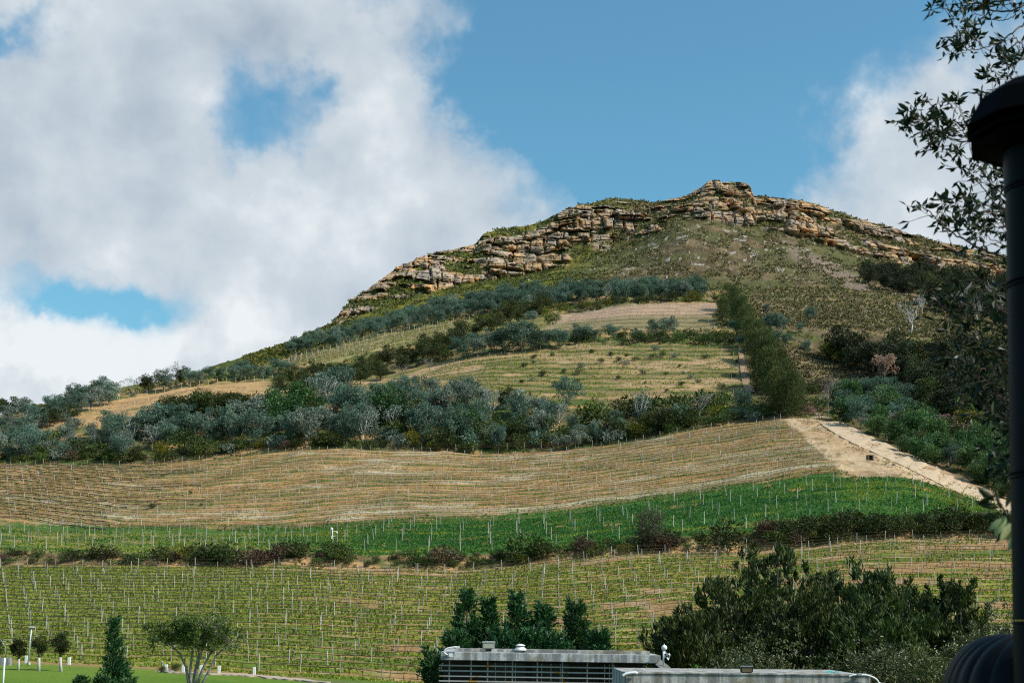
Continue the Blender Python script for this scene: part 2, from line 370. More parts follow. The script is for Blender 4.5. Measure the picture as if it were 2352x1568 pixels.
# ------------------------------------------------------------------ rock faces: bedding and joint blocks
rk = seg('L') | (SEGI >= sidx['N'])
tt = np.where(SEGI >= sidx['N'], 1.0, T)
band = np.ones((NR, NC))
gull = sst(.0, .16, np.abs(tt - (.18 + (UU - 1440) / 190 * .75)) + .02) * 1.0
band = np.where((UU > 1400) & (UU < 1640), np.minimum(band, np.clip(gull * 1.6 - .35 + .35 * (fbm(X / 14, Z / 7, 3, 77) - .4), 0, 1)), band)
rt = sst(1640, 1790, UU)
rb = np.maximum(sst(.52, .36, tt + .10 * (fbm(X / 40, X * 0, 3, 31) - .5)), sst(.58, .68, tt + .1 * (fbm(X / 30, X * 0, 3, 32) - .5)) * sst(1.02, .93, tt))
band = band * (1 - rt) + rb * rt
vegn = fbm(X / 26, Z / 9, 4, 41); wz0 = Z + .05 * X + 5 * (fbm(X / 50, Z / 50, 2, 113) - .5)
rockm = np.clip(band * sst(.66, .55, vegn) + .0, 0, 1) * sst(760, 785, UU)
rockm = np.where((UU > 1090) & (UU < 1280) & (tt > .86), rockm * .3, rockm)
smt = sst(1598, 1612, UU) * sst(1742, 1730, UU) * sst(.60, .68, tt); rockm = np.maximum(rockm, smt * sst(.78, .66, vegn))
rockm = np.maximum(rockm, sst(1580, 1605, UU) * sst(1900, 1820, UU) * sst(.95, .85, tt + sst(1730, 1760, UU) * .3) * sst(.62, .52, vegn))
lt = sst(1560, 1640, UU)
rockm = rockm * (1 - (.9 - .6 * lt) * sst(.57, .66, fbm(X / 30, wz0 / 3.2, 3, 112)))
rockm = np.where(rk, rockm, 0)
wz = Z + 6 * (fbm(X / 60, Z / 60, 3, 8) - .5) + .05 * X
lay_h = 3.6
lw = wz / lay_h + 1.1 * fbm(X / 26, Z / 26, 3, 12)
k1 = np.floor(lw); f1 = lw - k1
bw = 3.5 + 8 * h2(k1, k1 * 0 + 3, 4)
xb = X / bw + h2(k1, k1 * 0, 5) * 9 + .8 * (fbm(X / 6, Z / 4, 3, 13) - .5); k2 = np.floor(xb); f2 = xb - k2
blk = h2(k1, k2, 6); blk2 = h2(k1, k2, 7)
lw2 = wz / 11.0 + .9 * fbm(X / 40, Z / 40, 3, 18); kk1 = np.floor(lw2); g1_ = lw2 - kk1
cw = 6 + 7 * h2(kk1, kk1 * 0 + 1, 14)
xc_ = X / cw + h2(kk1, kk1 * 0, 15) * 7 + .9 * (fbm(X / 9, Z / 14, 3, 17) - .5); kk2 = np.floor(xc_); g2_ = xc_ - kk2
big = h2(kk1, kk2, 16)
jv = np.minimum(f2, 1 - f2) * bw; jh = np.minimum(f1, 1 - f1) * lay_h; jb = np.minimum(g2_, 1 - g2_) * cw
prot = 1.7 * blk + 9.0 * big - 1.5 * sst(.5, .05, jv) - 1.0 * sst(.5, .05, jh) - 4.0 * sst(1.0, .1, jb) - 2.5 * sst(.16, .02, g1_)
cave = sst(.66, .74, fbm(X / 9 + 40, Z / 4, 3, 111)); prot = prot - 7.5 * cave
DY -= rockm * prot
skl = sst(.55, .92, tt); DZ -= rockm * prot * skl * (Z - ZC) / np.maximum(Yd, 1) * .92
DZ += rockm * (.5 * (blk2 - .5))
DY += np.where(rk, (fbm(X / 3, Z / 2, 3, 44) - .5) * 2.0 * rockm, 0)
DZ += np.where(seg('L'), (1 - rockm) * (fbm(X / 4, Z / 3, 3, 45) - .4) * 2.4 * sst(700, 800, UU), 0)
PG = G0.copy(); PG[..., 2] += DZ; PG[..., 1] += DY

def sgrid(u, v):
    """line parameter s of the ground seen at (u, v)"""
    c = np.interp(u, cols, np.arange(NC)); j = int(min(max(c, 0), NC - 2)); f = c - j
    A = ALL[:, j] * (1 - f) + ALL[:, j + 1] * f
    yc = (VP - v) / F; val = (A[:, 2] - ZC) * (math.cos(PITCH) - yc * math.sin(PITCH)) - A[:, 1] * (math.sin(PITCH) + yc * math.cos(PITCH))
    for i in range(1, len(SEG) - 2):
        if val[i] <= 0 <= val[i + 1] or val[i] <= 0 and val[i + 1] > 0: return i + val[i] / (val[i] - val[i + 1]), A
    return (float(len(SEG) - 3) if val[len(SEG) - 3] < 0 else 1.0), A
def gs(u, s):
    """ground point at column u and line parameter s, relief included"""
    u = np.atleast_1d(np.asarray(u, float)); s = np.broadcast_to(np.asarray(s, float), u.shape)
    c = np.clip(np.interp(u, cols, np.arange(NC)), 0, NC - 1.001); j = c.astype(int); f = (c - j)[:, None]
    r = np.clip(np.interp(s, rows_s, np.arange(NR)), 0, NR - 1.001); i = r.astype(int); g = (r - i)[:, None]
    return (PG[i, j] * (1 - f) + PG[i, j + 1] * f) * (1 - g) + (PG[i + 1, j] * (1 - f) + PG[i + 1, j + 1] * f) * g
def ground(u, v):
    s, _ = sgrid(u, v); return Vector(gs(u, s)[0])
def gz(u, Y):
    """ground height in column u at distance Y (near ground)"""
    c = int(np.argmin(abs(cols - u))); return float(np.interp(Y, PG[:, c, 1], PG[:, c, 2]))

# ------------------------------------------------------------------ ground colours (albedo of soil, grass, scrub and rock)
def c3(*a): return np.array(a)[None, None, :]
def mixc(a, b, m): return a + (b - a) * np.clip(m, 0, 1)[..., None]
CA = np.zeros((NR, NC, 3)) + c3(.13, .12, .05)
n1 = fbm(X / 4, Yd / 4, 4, 51); n2 = fbm(X / 22, Yd / 22, 3, 52); n3 = fbm(X / 1.2, Yd / 1.2, 3, 53)
def sel(k): return i0 == sidx[k]
# near ground and lawn
r = sel('Z'); CA[r] = np.array([.10, .11, .05])
r = sel('A'); CA[r] = mixc(c3(.070, .145, .012), c3(.125, .19, .022), sst(.3, .7, n2[r]))
CA[r] = mixc(CA[r], c3(.12, .13, .045), sst(690, 760, UU[r]))
# lower vineyard
r = sel('B'); ph = tl(T[r], UU[r]) * 24; kr = np.floor(ph); w_ = ph - kr; Xr, Yr, Ur = X[r], Yd[r], UU[r]
st = fbm(Xr / 9 + kr * 3.7, kr * 1.31, 3, 61); st2 = fbm(Xr / 3 + kr * 1.7, w_ * 2 + kr * 5, 3, 62)
c = np.zeros(Xr.shape + (3,)) + c3(.32, .185, .080)
c = mixc(c, c3(.40, .275, .15), sst(.5, .75, st2))
gcov = sst(.22, .40, st + .26 * sst(1000, 200, Ur) - .10 * sst(1300, 2000, Ur) + .10 * (st2 - .5)) * sst(.12, .26, w_ + .1 * (st2 - .5)) * sst(1.0, .9, w_)
gcol = mixc(np.zeros_like(c) + c3(.095, .155, .020), c3(.22, .225, .030), sst(.45, .70, fbm(Xr / 14, kr * .7, 3, 63) + .08 * sst(500, 1300, Ur)))
c = mixc(c, gcol, gcov)
c = mixc(c, c3(.13, .17, .03), .55 * sst(900, 300, Ur))
c = mixc(c, c3(.36, .24, .13), sst(.93, .985, T[r] + .03 * (st2 - .5)) * sst(700, 900, Ur) * .8)
c = mixc(c, c3(.30, .18, .085), sst(.03, .0, T[r]) * sst(800, 600, Ur))
CA[r] = c
# bank under the hedge
r = sel('C'); q = fbm(X[r] / 6, T[r] * 3, 4, 65)
c = mixc(np.zeros(q.shape + (3,)) + c3(.14, .10, .05), c3(.44, .26, .12), sst(.40, .56, q + .12 * sst(600, 1500, UU[r]) - .3 * (T[r] - .35)))
c = mixc(c, c3(.09, .12, .03), sst(.5, .65, fbm(X[r] / 4, T[r] * 4, 3, 66)) * .8); CA[r] = c
# green field
r = sel('D'); ph = T[r] * 6; kr = np.floor(ph); w_ = ph - kr
q = fbm(X[r] / 12 + kr * 2.3, kr * 1.1, 3, 67); q2 = fbm(X[r] / 5, Yd[r] / 2.5, 4, 68)
c = mixc(np.zeros(q.shape + (3,)) + c3(.012, .070, .013), c3(.045, .125, .020), sst(.45, .7, q2 * .5 + q * .5 + .16 * sst(900, 600, UU[r]) + .16 * sst(1850, 2050, UU[r])))
c = mixc(c, c3(.08, .17, .035), sst(.72, .9, w_) * sst(1.0, .95, w_) * sst(.35, .6, q) * .8)
c = mixc(c, c3(.36, .21, .085), sst(.66, .72, fbm(X[r] / 5 + kr * 9, kr * 3.3, 3, 69)) * sst(.5, .6, w_) * sst(.95, .85, w_))
c = mixc(c, c3(.07, .15, .03), .35 * sst(.4, .0, T[r]))
c = mixc(c, mixc(np.zeros(q.shape + (3,)) + c3(.115, .145, .035), c3(.33, .22, .10), sst(.52, .68, q2)), sst(950, 350, UU[r]) * .75); CA[r] = c
# brown vineyard
r = sel('E'); Ur = UU[r]; ph = tb(T[r], Ur) * 20; kr = np.floor(ph); w_ = ph - kr; Xr = X[r]
q = fbm(Xr / 16 + kr * 4.1, kr * 1.7, 3, 71); q2 = fbm(Xr / 4 + kr * 1.37, w_ * 1.3 + kr * 3.71, 4, 72); q3 = fbm(Xr / 30, T[r] * 5, 3, 73)
c = mixc(np.zeros(q.shape + (3,)) + c3(.345, .192, .082), c3(.41, .26, .128), sst(.35, .65, q2))
c = mixc(c, c3(.225, .165, .085), sst(.5, .7, q3) * .75)
c = mixc(c, c3(.085, .125, .028), sst(.56, .66, w_ + .15 * (q2 - .5)) * sst(1.0, .94, w_) * sst(.26, .42, q + .12 * q3 - .06) * .95)
c = mixc(c, c3(.43, .235, .085), sst(.18, .05, w_) * sst(.50, .62, q) * .85)
c = mixc(c, c3(.50, .42, .29), sst(.60, .72, fbm(Xr / 22 + kr * 1.7, kr * .9, 3, 74)) * sst(.15, .3, w_) * .8)
c = mixc(c, c3(.50, .42, .28), sst(.05, .0, np.abs(T[r] - .10 - .05 * sst(1300, 1900, Ur))) * sst(900, 1250, Ur) * .8)
c = mixc(c, c3(.05, .12, .022), sst(.07, .03, T[r] + .10 * (fbm(Xr / 7, T[r] * 6, 3, 133) - .5)) * sst(1960, 1900, Ur))
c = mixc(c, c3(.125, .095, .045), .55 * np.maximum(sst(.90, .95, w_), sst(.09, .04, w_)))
sb = sst(-6, 10, Ur - EDGE_SB(T[r]) + 30 * (fbm(Xr / 8, Yd[r] / 8, 3, 75) - .5))
sand = mixc(np.zeros(q.shape + (3,)) + c3(.44, .285, .155), c3(.52, .37, .225), sst(.35, .65, fbm(Xr / 7, Yd[r] / 7, 4, 76)))
sand = mixc(sand, c3(.25, .16, .08), sst(.62, .72, fbm(Xr / 2.5, Yd[r] / 5, 3, 79)) * .7)
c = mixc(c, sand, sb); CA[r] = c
# belts of trees: leaf litter, scrub grass, orange banks
for k, sd in (('F', 81), ('H', 83), ('J', 85)):
    r = sel(k); q = fbm(X[r] / 8, Yd[r] / 8, 4, sd); q2 = fbm(X[r] / 3, Yd[r] / 3, 3, sd + 1)
    c = mixc(np.zeros(q.shape + (3,)) + c3(.10, .085, .04), c3(.17, .15, .06), sst(.35, .65, q2))
    c = mixc(c, c3(.07, .10, .025), sst(.45, .6, q))
    c = mixc(c, c3(.45, .265, .115), sst(.57, .66, fbm(X[r] / 10, Yd[r] / 5, 3, sd + 2) + .10 * sst(450, 100, UU[r])) * (.9 if k == 'F' else .6))
    br = mixc(np.zeros(q.shape + (3,)) + c3(.085, .062, .030), c3(.19, .14, .072), sst(.35, .65, .5 * q + .5 * q2)); br = mixc(br, c3(.075, .08, .025), sst(.56, .66, fbm(X[r] / 14, Yd[r] / 14, 3, sd + 3)) * .8)
    c = mixc(c, br, sst(1690, 1740, UU[r])); CA[r] = c
r = sel('G'); Ur = UU[r]; ph = tgf(T[r], Ur) * 11; kr = np.floor(ph); w_ = ph - kr; Xr = X[r]
q = fbm(Xr / 14 + kr * 3.1, kr * 1.3, 3, 87); q2 = fbm(Xr / 4 + kr * 1.37, w_ * 2 + kr * 3.7, 4, 88)
c = mixc(np.zeros(q.shape + (3,)) + c3(.32, .195, .09), c3(.39, .26, .135), q2)
c = mixc(c, c3(.110, .125, .034), (.35 + .65 * sst(.15, .36, w_ + .4 * (q - .5)) * sst(.98, .86, w_)) * sst(.22, .46, .6 * q + .4 * fbm(Xr / 25, T[r] * 3, 3, 132) + .14 * sst(1350, 1650, Ur)))
lo = mixc(np.zeros(q.shape + (3,)) + c3(.47, .28, .12), c3(.40, .25, .13), q2); lo = mixc(lo, c3(.12, .13, .04), sst(.62, .7, q) * .6)
c = mixc(c, mixc(np.zeros(q.shape + (3,)) + c3(.38, .24, .12), c3(.45, .31, .17), q2), sst(.56, .64, fbm(Xr / 26, T[r] * 7, 3, 134) + .12 * sst(.3, .1, np.abs(T[r] - .68)) * sst(1750, 1400, Ur)) * .85)
c = mixc(c, lo, sst(640, 580, Ur))
scr = mixc(np.zeros(q.shape + (3,)) + c3(.10, .095, .04), c3(.21, .165, .085), sst(.4, .65, fbm(Xr / 6, Yd[r] / 6, 4, 89)))
c = mixc(c, scr, np.maximum(sst(1715, 1735, Ur), sst(130, 60, Ur))); CA[r] = c
r = sel('I'); Ur = UU[r]; ph = T[r] * 7; kr = np.floor(ph); w_ = ph - kr; Xr = X[r]; q = fbm(Xr / 12 + kr * 3.1, kr * 1.3, 3, 91); q2 = fbm(Xr / 4 + kr * 1.37, w_ * 2 + kr * 3.7, 4, 92)
c = mixc(np.zeros(q.shape + (3,)) + c3(.36, .235, .155), c3(.43, .295, .20), q2)
c = mixc(c, c3(.17, .165, .06), (1 - sst(1150, 1250, Ur) * sst(.40, .58, T[r] + .1 * (q - .5)) * .9) * sst(.3, .5, w_) * sst(1, .9, w_) * sst(.35, .5, q + .1 * sst(.6, .2, T[r])))
c = mixc(c, c3(.16, .145, .06), .6 * sst(.62, .38, T[r] + .2 * (q - .5)))
lo = mixc(np.zeros(q.shape + (3,)) + c3(.185, .175, .055), c3(.30, .25, .11), sst(.4, .6, q2)); c = mixc(c, lo, sst(1150, 1090, Ur))
scr = mixc(np.zeros(q.shape + (3,)) + c3(.12, .12, .03), c3(.20, .17, .06), sst(.4, .65, fbm(Xr / 6, Yd[r] / 6, 4, 93)))
inr = np.maximum(sst(1275, 1300, Ur + 40 * (1 - T[r])) * sst(1655, 1640, Ur), sst(625, 645, Ur) * sst(1085, 1070, Ur))
br = mixc(np.zeros(q.shape + (3,)) + c3(.085, .062, .030), c3(.19, .14, .072), sst(.35, .65, fbm(Xr / 5, Yd[r] / 5, 4, 94))); scr = mixc(scr, br, sst(1640, 1700, Ur))
c = mixc(scr, c, inr); CA[r] = c
# mountain slope
r = sel('K') | sel('L') | (i0 >= sidx['N']); Ur = UU[r]; Xr, Zr, Yr = X[r], Z[r], Yd[r]
q = fbm(Xr / 9, Yr / 9, 5, 95); q2 = fbm(Xr / 28, Yr / 28, 4, 96); q3 = fbm(Xr / 3, Yr / 2, 3, 97)
c = mixc(np.zeros(q.shape + (3,)) + c3(.085, .062, .030), c3(.168, .120, .062), sst(.38, .64, q))
c = mixc(c, c3(.075, .082, .024), .75 * sst(.46, .60, q2 + .10 * sst(.4, 1.0, np.where(sel('K')[r][:, None], T[r], 1.2))))
lf = sst(1500, 1250, Ur)
c = mixc(c, mixc(np.zeros(q.shape + (3,)) + c3(.060, .075, .016), c3(.150, .140, .018), sst(.42, .62, q)), lf * .92)
c = mixc(c, c3(.38, .34, .29), sst(.70, .76, q3 + .06 * (q - .5)) * (1 - lf) * sst(.35, .55, fbm(Xr / 40, Yr / 25, 3, 98)))
pk = sst(30, 8, np.abs(VV[r] - (565 + (Ur - 1800) * .52))) * sst(1780, 1840, Ur) * sst(2100, 2020, Ur)
c = mixc(c, c3(.23, .165, .13), pk * .75)
rr = rockm[r]
rc = mixc(np.zeros(q.shape + (3,)) + c3(.35, .275, .212), c3(.44, .28, .155), sst(.35, .62, fbm(Xr / 14, Zr / 9, 3, 101) + .35 * (blk[r] - .5) + .10 * sst(1500, 1750, Ur)))
rc = mixc(rc, c3(.46, .26, .115), sst(.66, .80, fbm(Xr / 10, Zr / 6, 3, 102) + .25 * (blk2[r] - .5) + .05 * sst(1700, 2000, Ur)))
rc = mixc(rc, c3(.15, .135, .125), sst(.56, .72, fbm(Xr / 2.2, Zr / 14, 3, 103) + .18 * (blk[r] - .5)) * .75)
rc = rc * (.84 + .3 * blk2[r])[..., None]
rc = mixc(rc, c3(.07, .08, .025), sst(.60, .70, fbm(Xr / 5, Zr / 2.5, 4, 104)) * .85)
c = mixc(c, rc, sst(.25, .5, rr)); CA[r] = c

def grid_mesh(name, ra, rb, material, flat=False):
    P = PG[ra:rb + 1]; n, m_ = P.shape[:2]; me = bpy.data.meshes.new(name)
    me.vertices.add(n * m_); me.vertices.foreach_set('co', P.reshape(-1).astype(np.float32))
    i = np.arange(n - 1)[:, None] * m_; j = np.arange(m_ - 1)[None, :]
    q = np.stack([i + j, i + j + 1, i + m_ + j + 1, i + m_ + j], -1).reshape(-1, 4)
    me.loops.add(q.size); me.loops.foreach_set('vertex_index', q.ravel().astype(np.int32))
    me.polygons.add(len(q)); me.polygons.foreach_set('loop_start', (np.arange(len(q)) * 4).astype(np.int32))
    me.polygons.foreach_set('use_smooth', np.full(len(q), not flat))
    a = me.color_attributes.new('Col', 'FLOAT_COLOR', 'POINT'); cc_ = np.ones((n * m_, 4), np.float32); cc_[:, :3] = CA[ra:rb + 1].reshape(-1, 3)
    a.data.foreach_set('color', cc_.ravel()); me.materials.append(material); me.update(calc_edges=True); return me
def rw(k): return int(np.searchsorted(rows_s, sidx[k] - 1e-9))
M_ground = ground_mat('ground_soil', 1.5, .6, .2); M_mtn = ground_mat('mountain_rock', .8, .8, .7); M_lawn = ground_mat('lawn_turf', 5.0, .4, .05)
STRUCT = dict(kind='structure')
lawn_o = mobj('lawn', grid_mesh('lawn', 0, rw('B'), M_lawn), kind='structure', label='mown green lawn below the vineyard at the lower left')
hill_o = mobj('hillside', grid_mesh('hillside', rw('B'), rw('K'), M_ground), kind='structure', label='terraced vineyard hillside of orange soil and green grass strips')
mtn_o = mobj('mountain', grid_mesh('mountain', rw('K'), NR - 1, M_mtn, True), kind='structure', label='rocky mountain with broken sandstone cliffs above a scrub slope')

# ------------------------------------------------------------------ road, track and path: sheets laid on the slope
rjit = np.random.default_rng(2)
def drape(name, lpts, rpts, lift, material, n=90, m_=7, **props):
    def res(p):
        p = np.array(p, float); d = np.r_[0, np.cumsum(np.hypot(*np.diff(p, axis=0).T))]; t = np.linspace(0, d[-1], n)
        return np.stack([np.interp(t, d, p[:, 0]), np.interp(t, d, p[:, 1])], -1)
    a, b = res(lpts), res(rpts); g = Geo()
    a = a + np.cumsum(rjit.normal(0, .35, (n, 2)), 0) * .0 + rjit.normal(0, .9, (n, 2)) * [0.6, .6]; b = b + rjit.normal(0, 1.1, (n, 2)) * [.6, .6]
    V = np.array([[ground(*(a[i] * (1 - k / (m_ - 1)) + b[i] * k / (m_ - 1))) for k in range(m_)] for i in range(n)])
    kz = np.exp(-.5 * (np.arange(-5, 6) / 2.5) ** 2); kz /= kz.sum()
    for k in range(m_): V[:, k, 2] = np.convolve(np.pad(V[:, k, 2], 5, mode='edge'), kz, 'valid')
    V[..., 2] += lift
    edge = V.copy(); edge[..., 2] -= .3
    i = np.arange(n - 1)[:, None] * m_; j = np.arange(m_ - 1)[None, :]
    g.add(V.reshape(-1, 3), np.stack([i + j, i + j + 1, i + m_ + j + 1, i + m_ + j], -1).reshape(-1, 4))
    for k in (0, m_ - 1):
        S = np.stack([V[:, k], edge[:, k]], 1).reshape(-1, 3); q = np.arange(n - 1) * 2; g.add(S, np.stack([q, q + 1, q + 3, q + 2], 1))
    return mobj(name, g.mesh(name, material, True), **props)
M_road = plain('road_dust', (.49, .365, .245), .95, var=.16, scale=.5, bump=.3, spec=.1)
M_track = plain('track_dust', (.36, .24, .15), .95, var=.2, scale=.8, bump=.4, spec=.1)
drape('dirt_road', [(1842, 956), (1868, 961), (1885, 974), (1900, 988), (1960, 1020), (2060, 1064), (2160, 1114), (2255, 1155), (2420, 1232)],
      [(1885, 954), (1912, 957), (1962, 984), (2010, 1008), (2100, 1056), (2200, 1102), (2270, 1136), (2430, 1200)], .14, M_road, kind='structure', label='pale dirt road running up the hill beside the bushes')
drape('dirt_track', [(1694, 790), (1697, 820), (1700, 850), (1706, 888), (1716, 906)], [(1700, 788), (1708, 820), (1716, 850), (1726, 888), (1736, 906)], .35, M_track, 40, 5, kind='structure', label='narrow earth track beside the dense conifers')

# ------------------------------------------------------------------ plants: builders
def rdir(rng, n, up=.3):
    d = rng.normal(size=(n, 3)); d /= np.linalg.norm(d, axis=1)[:, None]; d[:, 2] += up; return d
def in_ball(rng, n, p=.45):
    d = rng.normal(size=(n, 3)); d /= np.linalg.norm(d, axis=1)[:, None]; return d * (rng.random(n) ** p)[:, None]
M = {}
M['gum'] = foliage('gum_leaves', (.030, .070, .048), (.082, .152, .108), (.29, .37, .285), .6, .12, .25, .24)
M['silver'] = foliage('silver_leaves', (.060, .095, .072), (.16, .205, .165), (.42, .46, .39), .6, .12, .25, .18)
M['dark'] = foliage('dark_leaves', (.018, .030, .008), (.045, .062, .014), (.10, .105, .024), .6, .15, .3, .3)
M['olive'] = foliage('conifer_leaves', (.024, .042, .008), (.062, .086, .016), (.135, .15, .03), .6, .15, .3, .2)
M['bush'] = foliage('bush_leaves', (.025, .050, .010), (.058, .095, .018), (.12, .15, .03), .55, .2, .35, .3)
M['lush'] = foliage('lush_leaves', (.018, .055, .014), (.046, .112, .028), (.13, .215, .065), .5, .2, .4, .25)
M['yellow'] = foliage('yellow_green_leaves', (.06, .075, .008), (.14, .15, .012), (.24, .22, .02), .55, .2, .3, .2)
M['russet'] = foliage('russet_leaves', (.045, .028, .020), (.10, .06, .042), (.17, .12, .085), .7, .1, .2, .3)
M['dead'] = foliage('dead_leaves', (.18, .10, .07), (.36, .22, .165), (.52, .36, .29), .7, .1, .2, .15)
M['cypress'] = foliage('cypress_leaves', (.012, .045, .014), (.028, .088, .026), (.065, .16, .045), .5, .15, .35, .15)
M['plume'] = foliage('plume_leaves', (.018, .033, .008), (.046, .066, .014), (.105, .122, .030), .6, .15, .3, .15)
M['speck'] = foliage('speckled_leaves', (.030, .048, .010), (.075, .092, .022), (.20, .18, .07), .45, .15, .5, .15)
M['lime'] = foliage('lime_leaves', (.04, .11, .008), (.09, .21, .012), (.16, .32, .03), .45, .3, .4, .1)
M['wood'] = foliage('vignetted_wood_leaves', (.010, .018, .006), (.026, .036, .011), (.07, .075, .026), .6, .12, .3, .35)  # darker species, with corner vignetting also put into the leaf colour
M['bark_pale'] = plain('bark_pale', (.27, .245, .22), .85, var=.35, scale=1.2, spec=.15)
M['bark_white'] = plain('bark_white', (.52, .50, .47), .8, var=.3, scale=1.5, spec=.15)
M['bark_dark'] = plain('bark_dark', (.10, .075, .055), .9, var=.3, scale=1.5, spec=.1)

def limbs(g, rng, h, spread, n=5, r0=.16, sides=5, base_lean=.1, split=.22):
    """trunk and limbs; returns limb tips"""
    tips = []
    top = np.array([rng.normal() * base_lean * h, rng.normal() * base_lean * h, h * split + .02])
    g.tube([(0, 0, -.4), top * .5 + np.array([rng.normal() * .03 * h, 0, 0]), top], [r0 * 1.25, r0, r0 * .85], sides)
    for k in range(n):
        a = 2 * math.pi * (k + rng.random() * .7) / n; rr = spread * (.5 + .5 * rng.random()); zz = h * (.6 + .32 * rng.random())
        tip = np.array([math.cos(a) * rr, math.sin(a) * rr, zz]); mid = top * .5 + tip * .5 + np.array([0, 0, -.04 * h]) + rng.normal(size=3) * .04 * h
        g.tube([top, mid, tip], [r0 * .62, r0 * .42, r0 * .16], max(4, sides - 1)); tips.append(tip)
        for _ in range(2):
            t2 = mid * .4 + tip * .6 + rng.normal(size=3) * np.array([.13, .13, .10]) * h; g.tube([mid * .6 + tip * .4, t2], [r0 * .3, r0 * .1], 4); tips.append(t2)
    return tips
def crown_clusters(g, rng, centres, rads, per, leaf, asp=.45, up=.3, shell=.4, flat=.75):
    for c, r_ in zip(centres, rads):
        n = int(per); p = in_ball(rng, n, shell) * r_ * np.array([1, 1, flat])
        d = p / (np.linalg.norm(p, axis=1)[:, None] + .01) * .8 + rdir(rng, n, up) * .7
        base = rng.random() * .35
        g.leaves(np.array(c) + p, d, leaf * (.7 + .6 * rng.random(n)), leaf * asp * (.7 + .6 * rng.random(n)), rng, .12, np.clip(base + rng.random(n) * .65, 0, 1))

def tree_gum(seed, h=10.0, w_=7.5, per=70, nc=22, leaf=.55, trunk_h=.2, low=.24, foliage_drop=0.0):
    rng = np.random.default_rng(seed); gt, gc = Geo(), Geo()
    tips = limbs(gt, rng, h, w_ * .38, 6, .15, 5, .05, trunk_h)
    cs = [t for t in tips if rng.random() > foliage_drop]
    while len(cs) < nc:
        p = in_ball(rng, 1, .5)[0] * np.array([w_ * .46, w_ * .46, h * (1 - low) * .46]) + np.array([0, 0, h * (low + (1 - low) * .52)])
        cs.append(p)
    crown_clusters(gc, rng, cs, w_ * (.11 + .07 * rng.random(len(cs))), per, leaf)
    return gt, gc, h
def tree_bare(seed, h=9.0, w_=5.5):
    rng = np.random.default_rng(seed); g = Geo()
    tips = limbs(g, rng, h, w_ * .45, 6, .17, 5, .05, .3)
    for t in tips:
        for _ in range(4): g.tube([t * .85, t + rng.normal(size=3) * np.array([.09, .09, .09]) * h + np.array([0, 0, .03 * h])], [.05, .02], 3)
    return g, h
def tree_dark(seed, h=8.0, w_=6.5, per=80, nc=26, leaf=.5, low=.06):
    rng = np.random.default_rng(seed); gt, gc = Geo(), Geo()
    limbs(gt, rng, h * .8, w_ * .3, 5, .16, 5, .04, .2)
    cs = in_ball(rng, nc, .42) * np.array([w_ * .42, w_ * .42, h * (1 - low) * .43]) + np.array([0, 0, h * (low + (1 - low) * .5)])
    crown_clusters(gc, rng, cs, w_ * (.13 + .08 * rng.random(nc)), per, leaf, .5, .5)
    return gt, gc, h
def tree_conifer(seed, h=14.0, w_=8.0, nl=60, per=105, leaf=.6):
    """dense conifer: rounded cone built of upswept foliage lumps"""
    rng = np.random.default_rng(seed); gt, gc = Geo(), Geo()
    gt.tube([(0, 0, -.4), (rng.normal() * .1, 0, h * .5), (0, 0, h * .9)], [.25, .17, .05], 6)
    for k in range(nl):
        z = h * (.04 + .90 * (k / nl) ** .9); prof = (1 - (z / h) ** 2.8) ** .75
        a = rng.random() * 6.283; rr = w_ * .5 * prof * (.5 + .45 * rng.random()); r_ = w_ * (.10 + .09 * prof + .05 * rng.random())
        c = np.array([math.cos(a) * rr, math.sin(a) * rr, z]); n = per
        p = in_ball(rng, n, .38) * r_ * np.array([1, 1, 1.25])
        d = p / (np.linalg.norm(p, axis=1)[:, None] + .01) * .6 + rdir(rng, n, .9) * .6
        base = rng.random() * .35
        gc.leaves(c + p, d, leaf * (.5 + .7 * rng.random(n)), leaf * .3, rng, .08, np.clip(base + .65 * rng.random(n), 0, 1))
    return gt, gc, h
def tree_cypress(seed, h, w_, leaf=.24, dens=1.0, tops=((0, 0, 1.0),), pw=.8):
    """upright sprays; tops lists (dx, dy, share of the height) of its leaders"""
    rng = np.random.default_rng(seed); gt, gc = Geo(), Geo()
    for (dx, dy, sh) in tops:
        if sh < 1: sh *= .84
        H = h * sh; gt.tube([(dx * .3, dy * .3, -.3), (dx, dy, H * .5), (dx, dy, H * .95)], [.14, .08, .02], 6)
        nsp = int(95 * dens * sh)
        for k in range(nsp):
            zz = (rng.random() ** .9) * .97; rad = w_ * .5 * (sh ** .5) * ((1 - zz) ** (pw * 1.25)) * (.75 + .25 * math.sin(zz * 19 + seed)) + .06
            a = rng.random() * 6.283; rr = rad * (.35 + .65 * rng.random()); L = (.60 + .75 * rng.random()) * (.35 + .65 * (1 - zz)) * min(1.0, h / 5)
            b = np.array([dx + math.cos(a) * rr * .72, dy + math.sin(a) * rr * .72, H * zz * .97])
            tw_ = .42 + .38 * rng.random(); ax = np.array([math.cos(a) * tw_, math.sin(a) * tw_, .85]); n = int(24 * (.6 + .5 * (1 - zz)))
            t = rng.random(n); p = b + ax * (t * L)[:, None] + rng.normal(size=(n, 3)) * (.11 * L * (1.15 - t))[:, None]
            d = ax * .8 + rdir(rng, n, .1) * .75; base = rng.random() * .35
            gc.leaves(p, d, 1.35 * leaf * (.5 + .6 * rng.random(n)), leaf * .36, rng, .1, np.clip(base + .65 * rng.random(n), 0, 1))
    return gt, gc, h
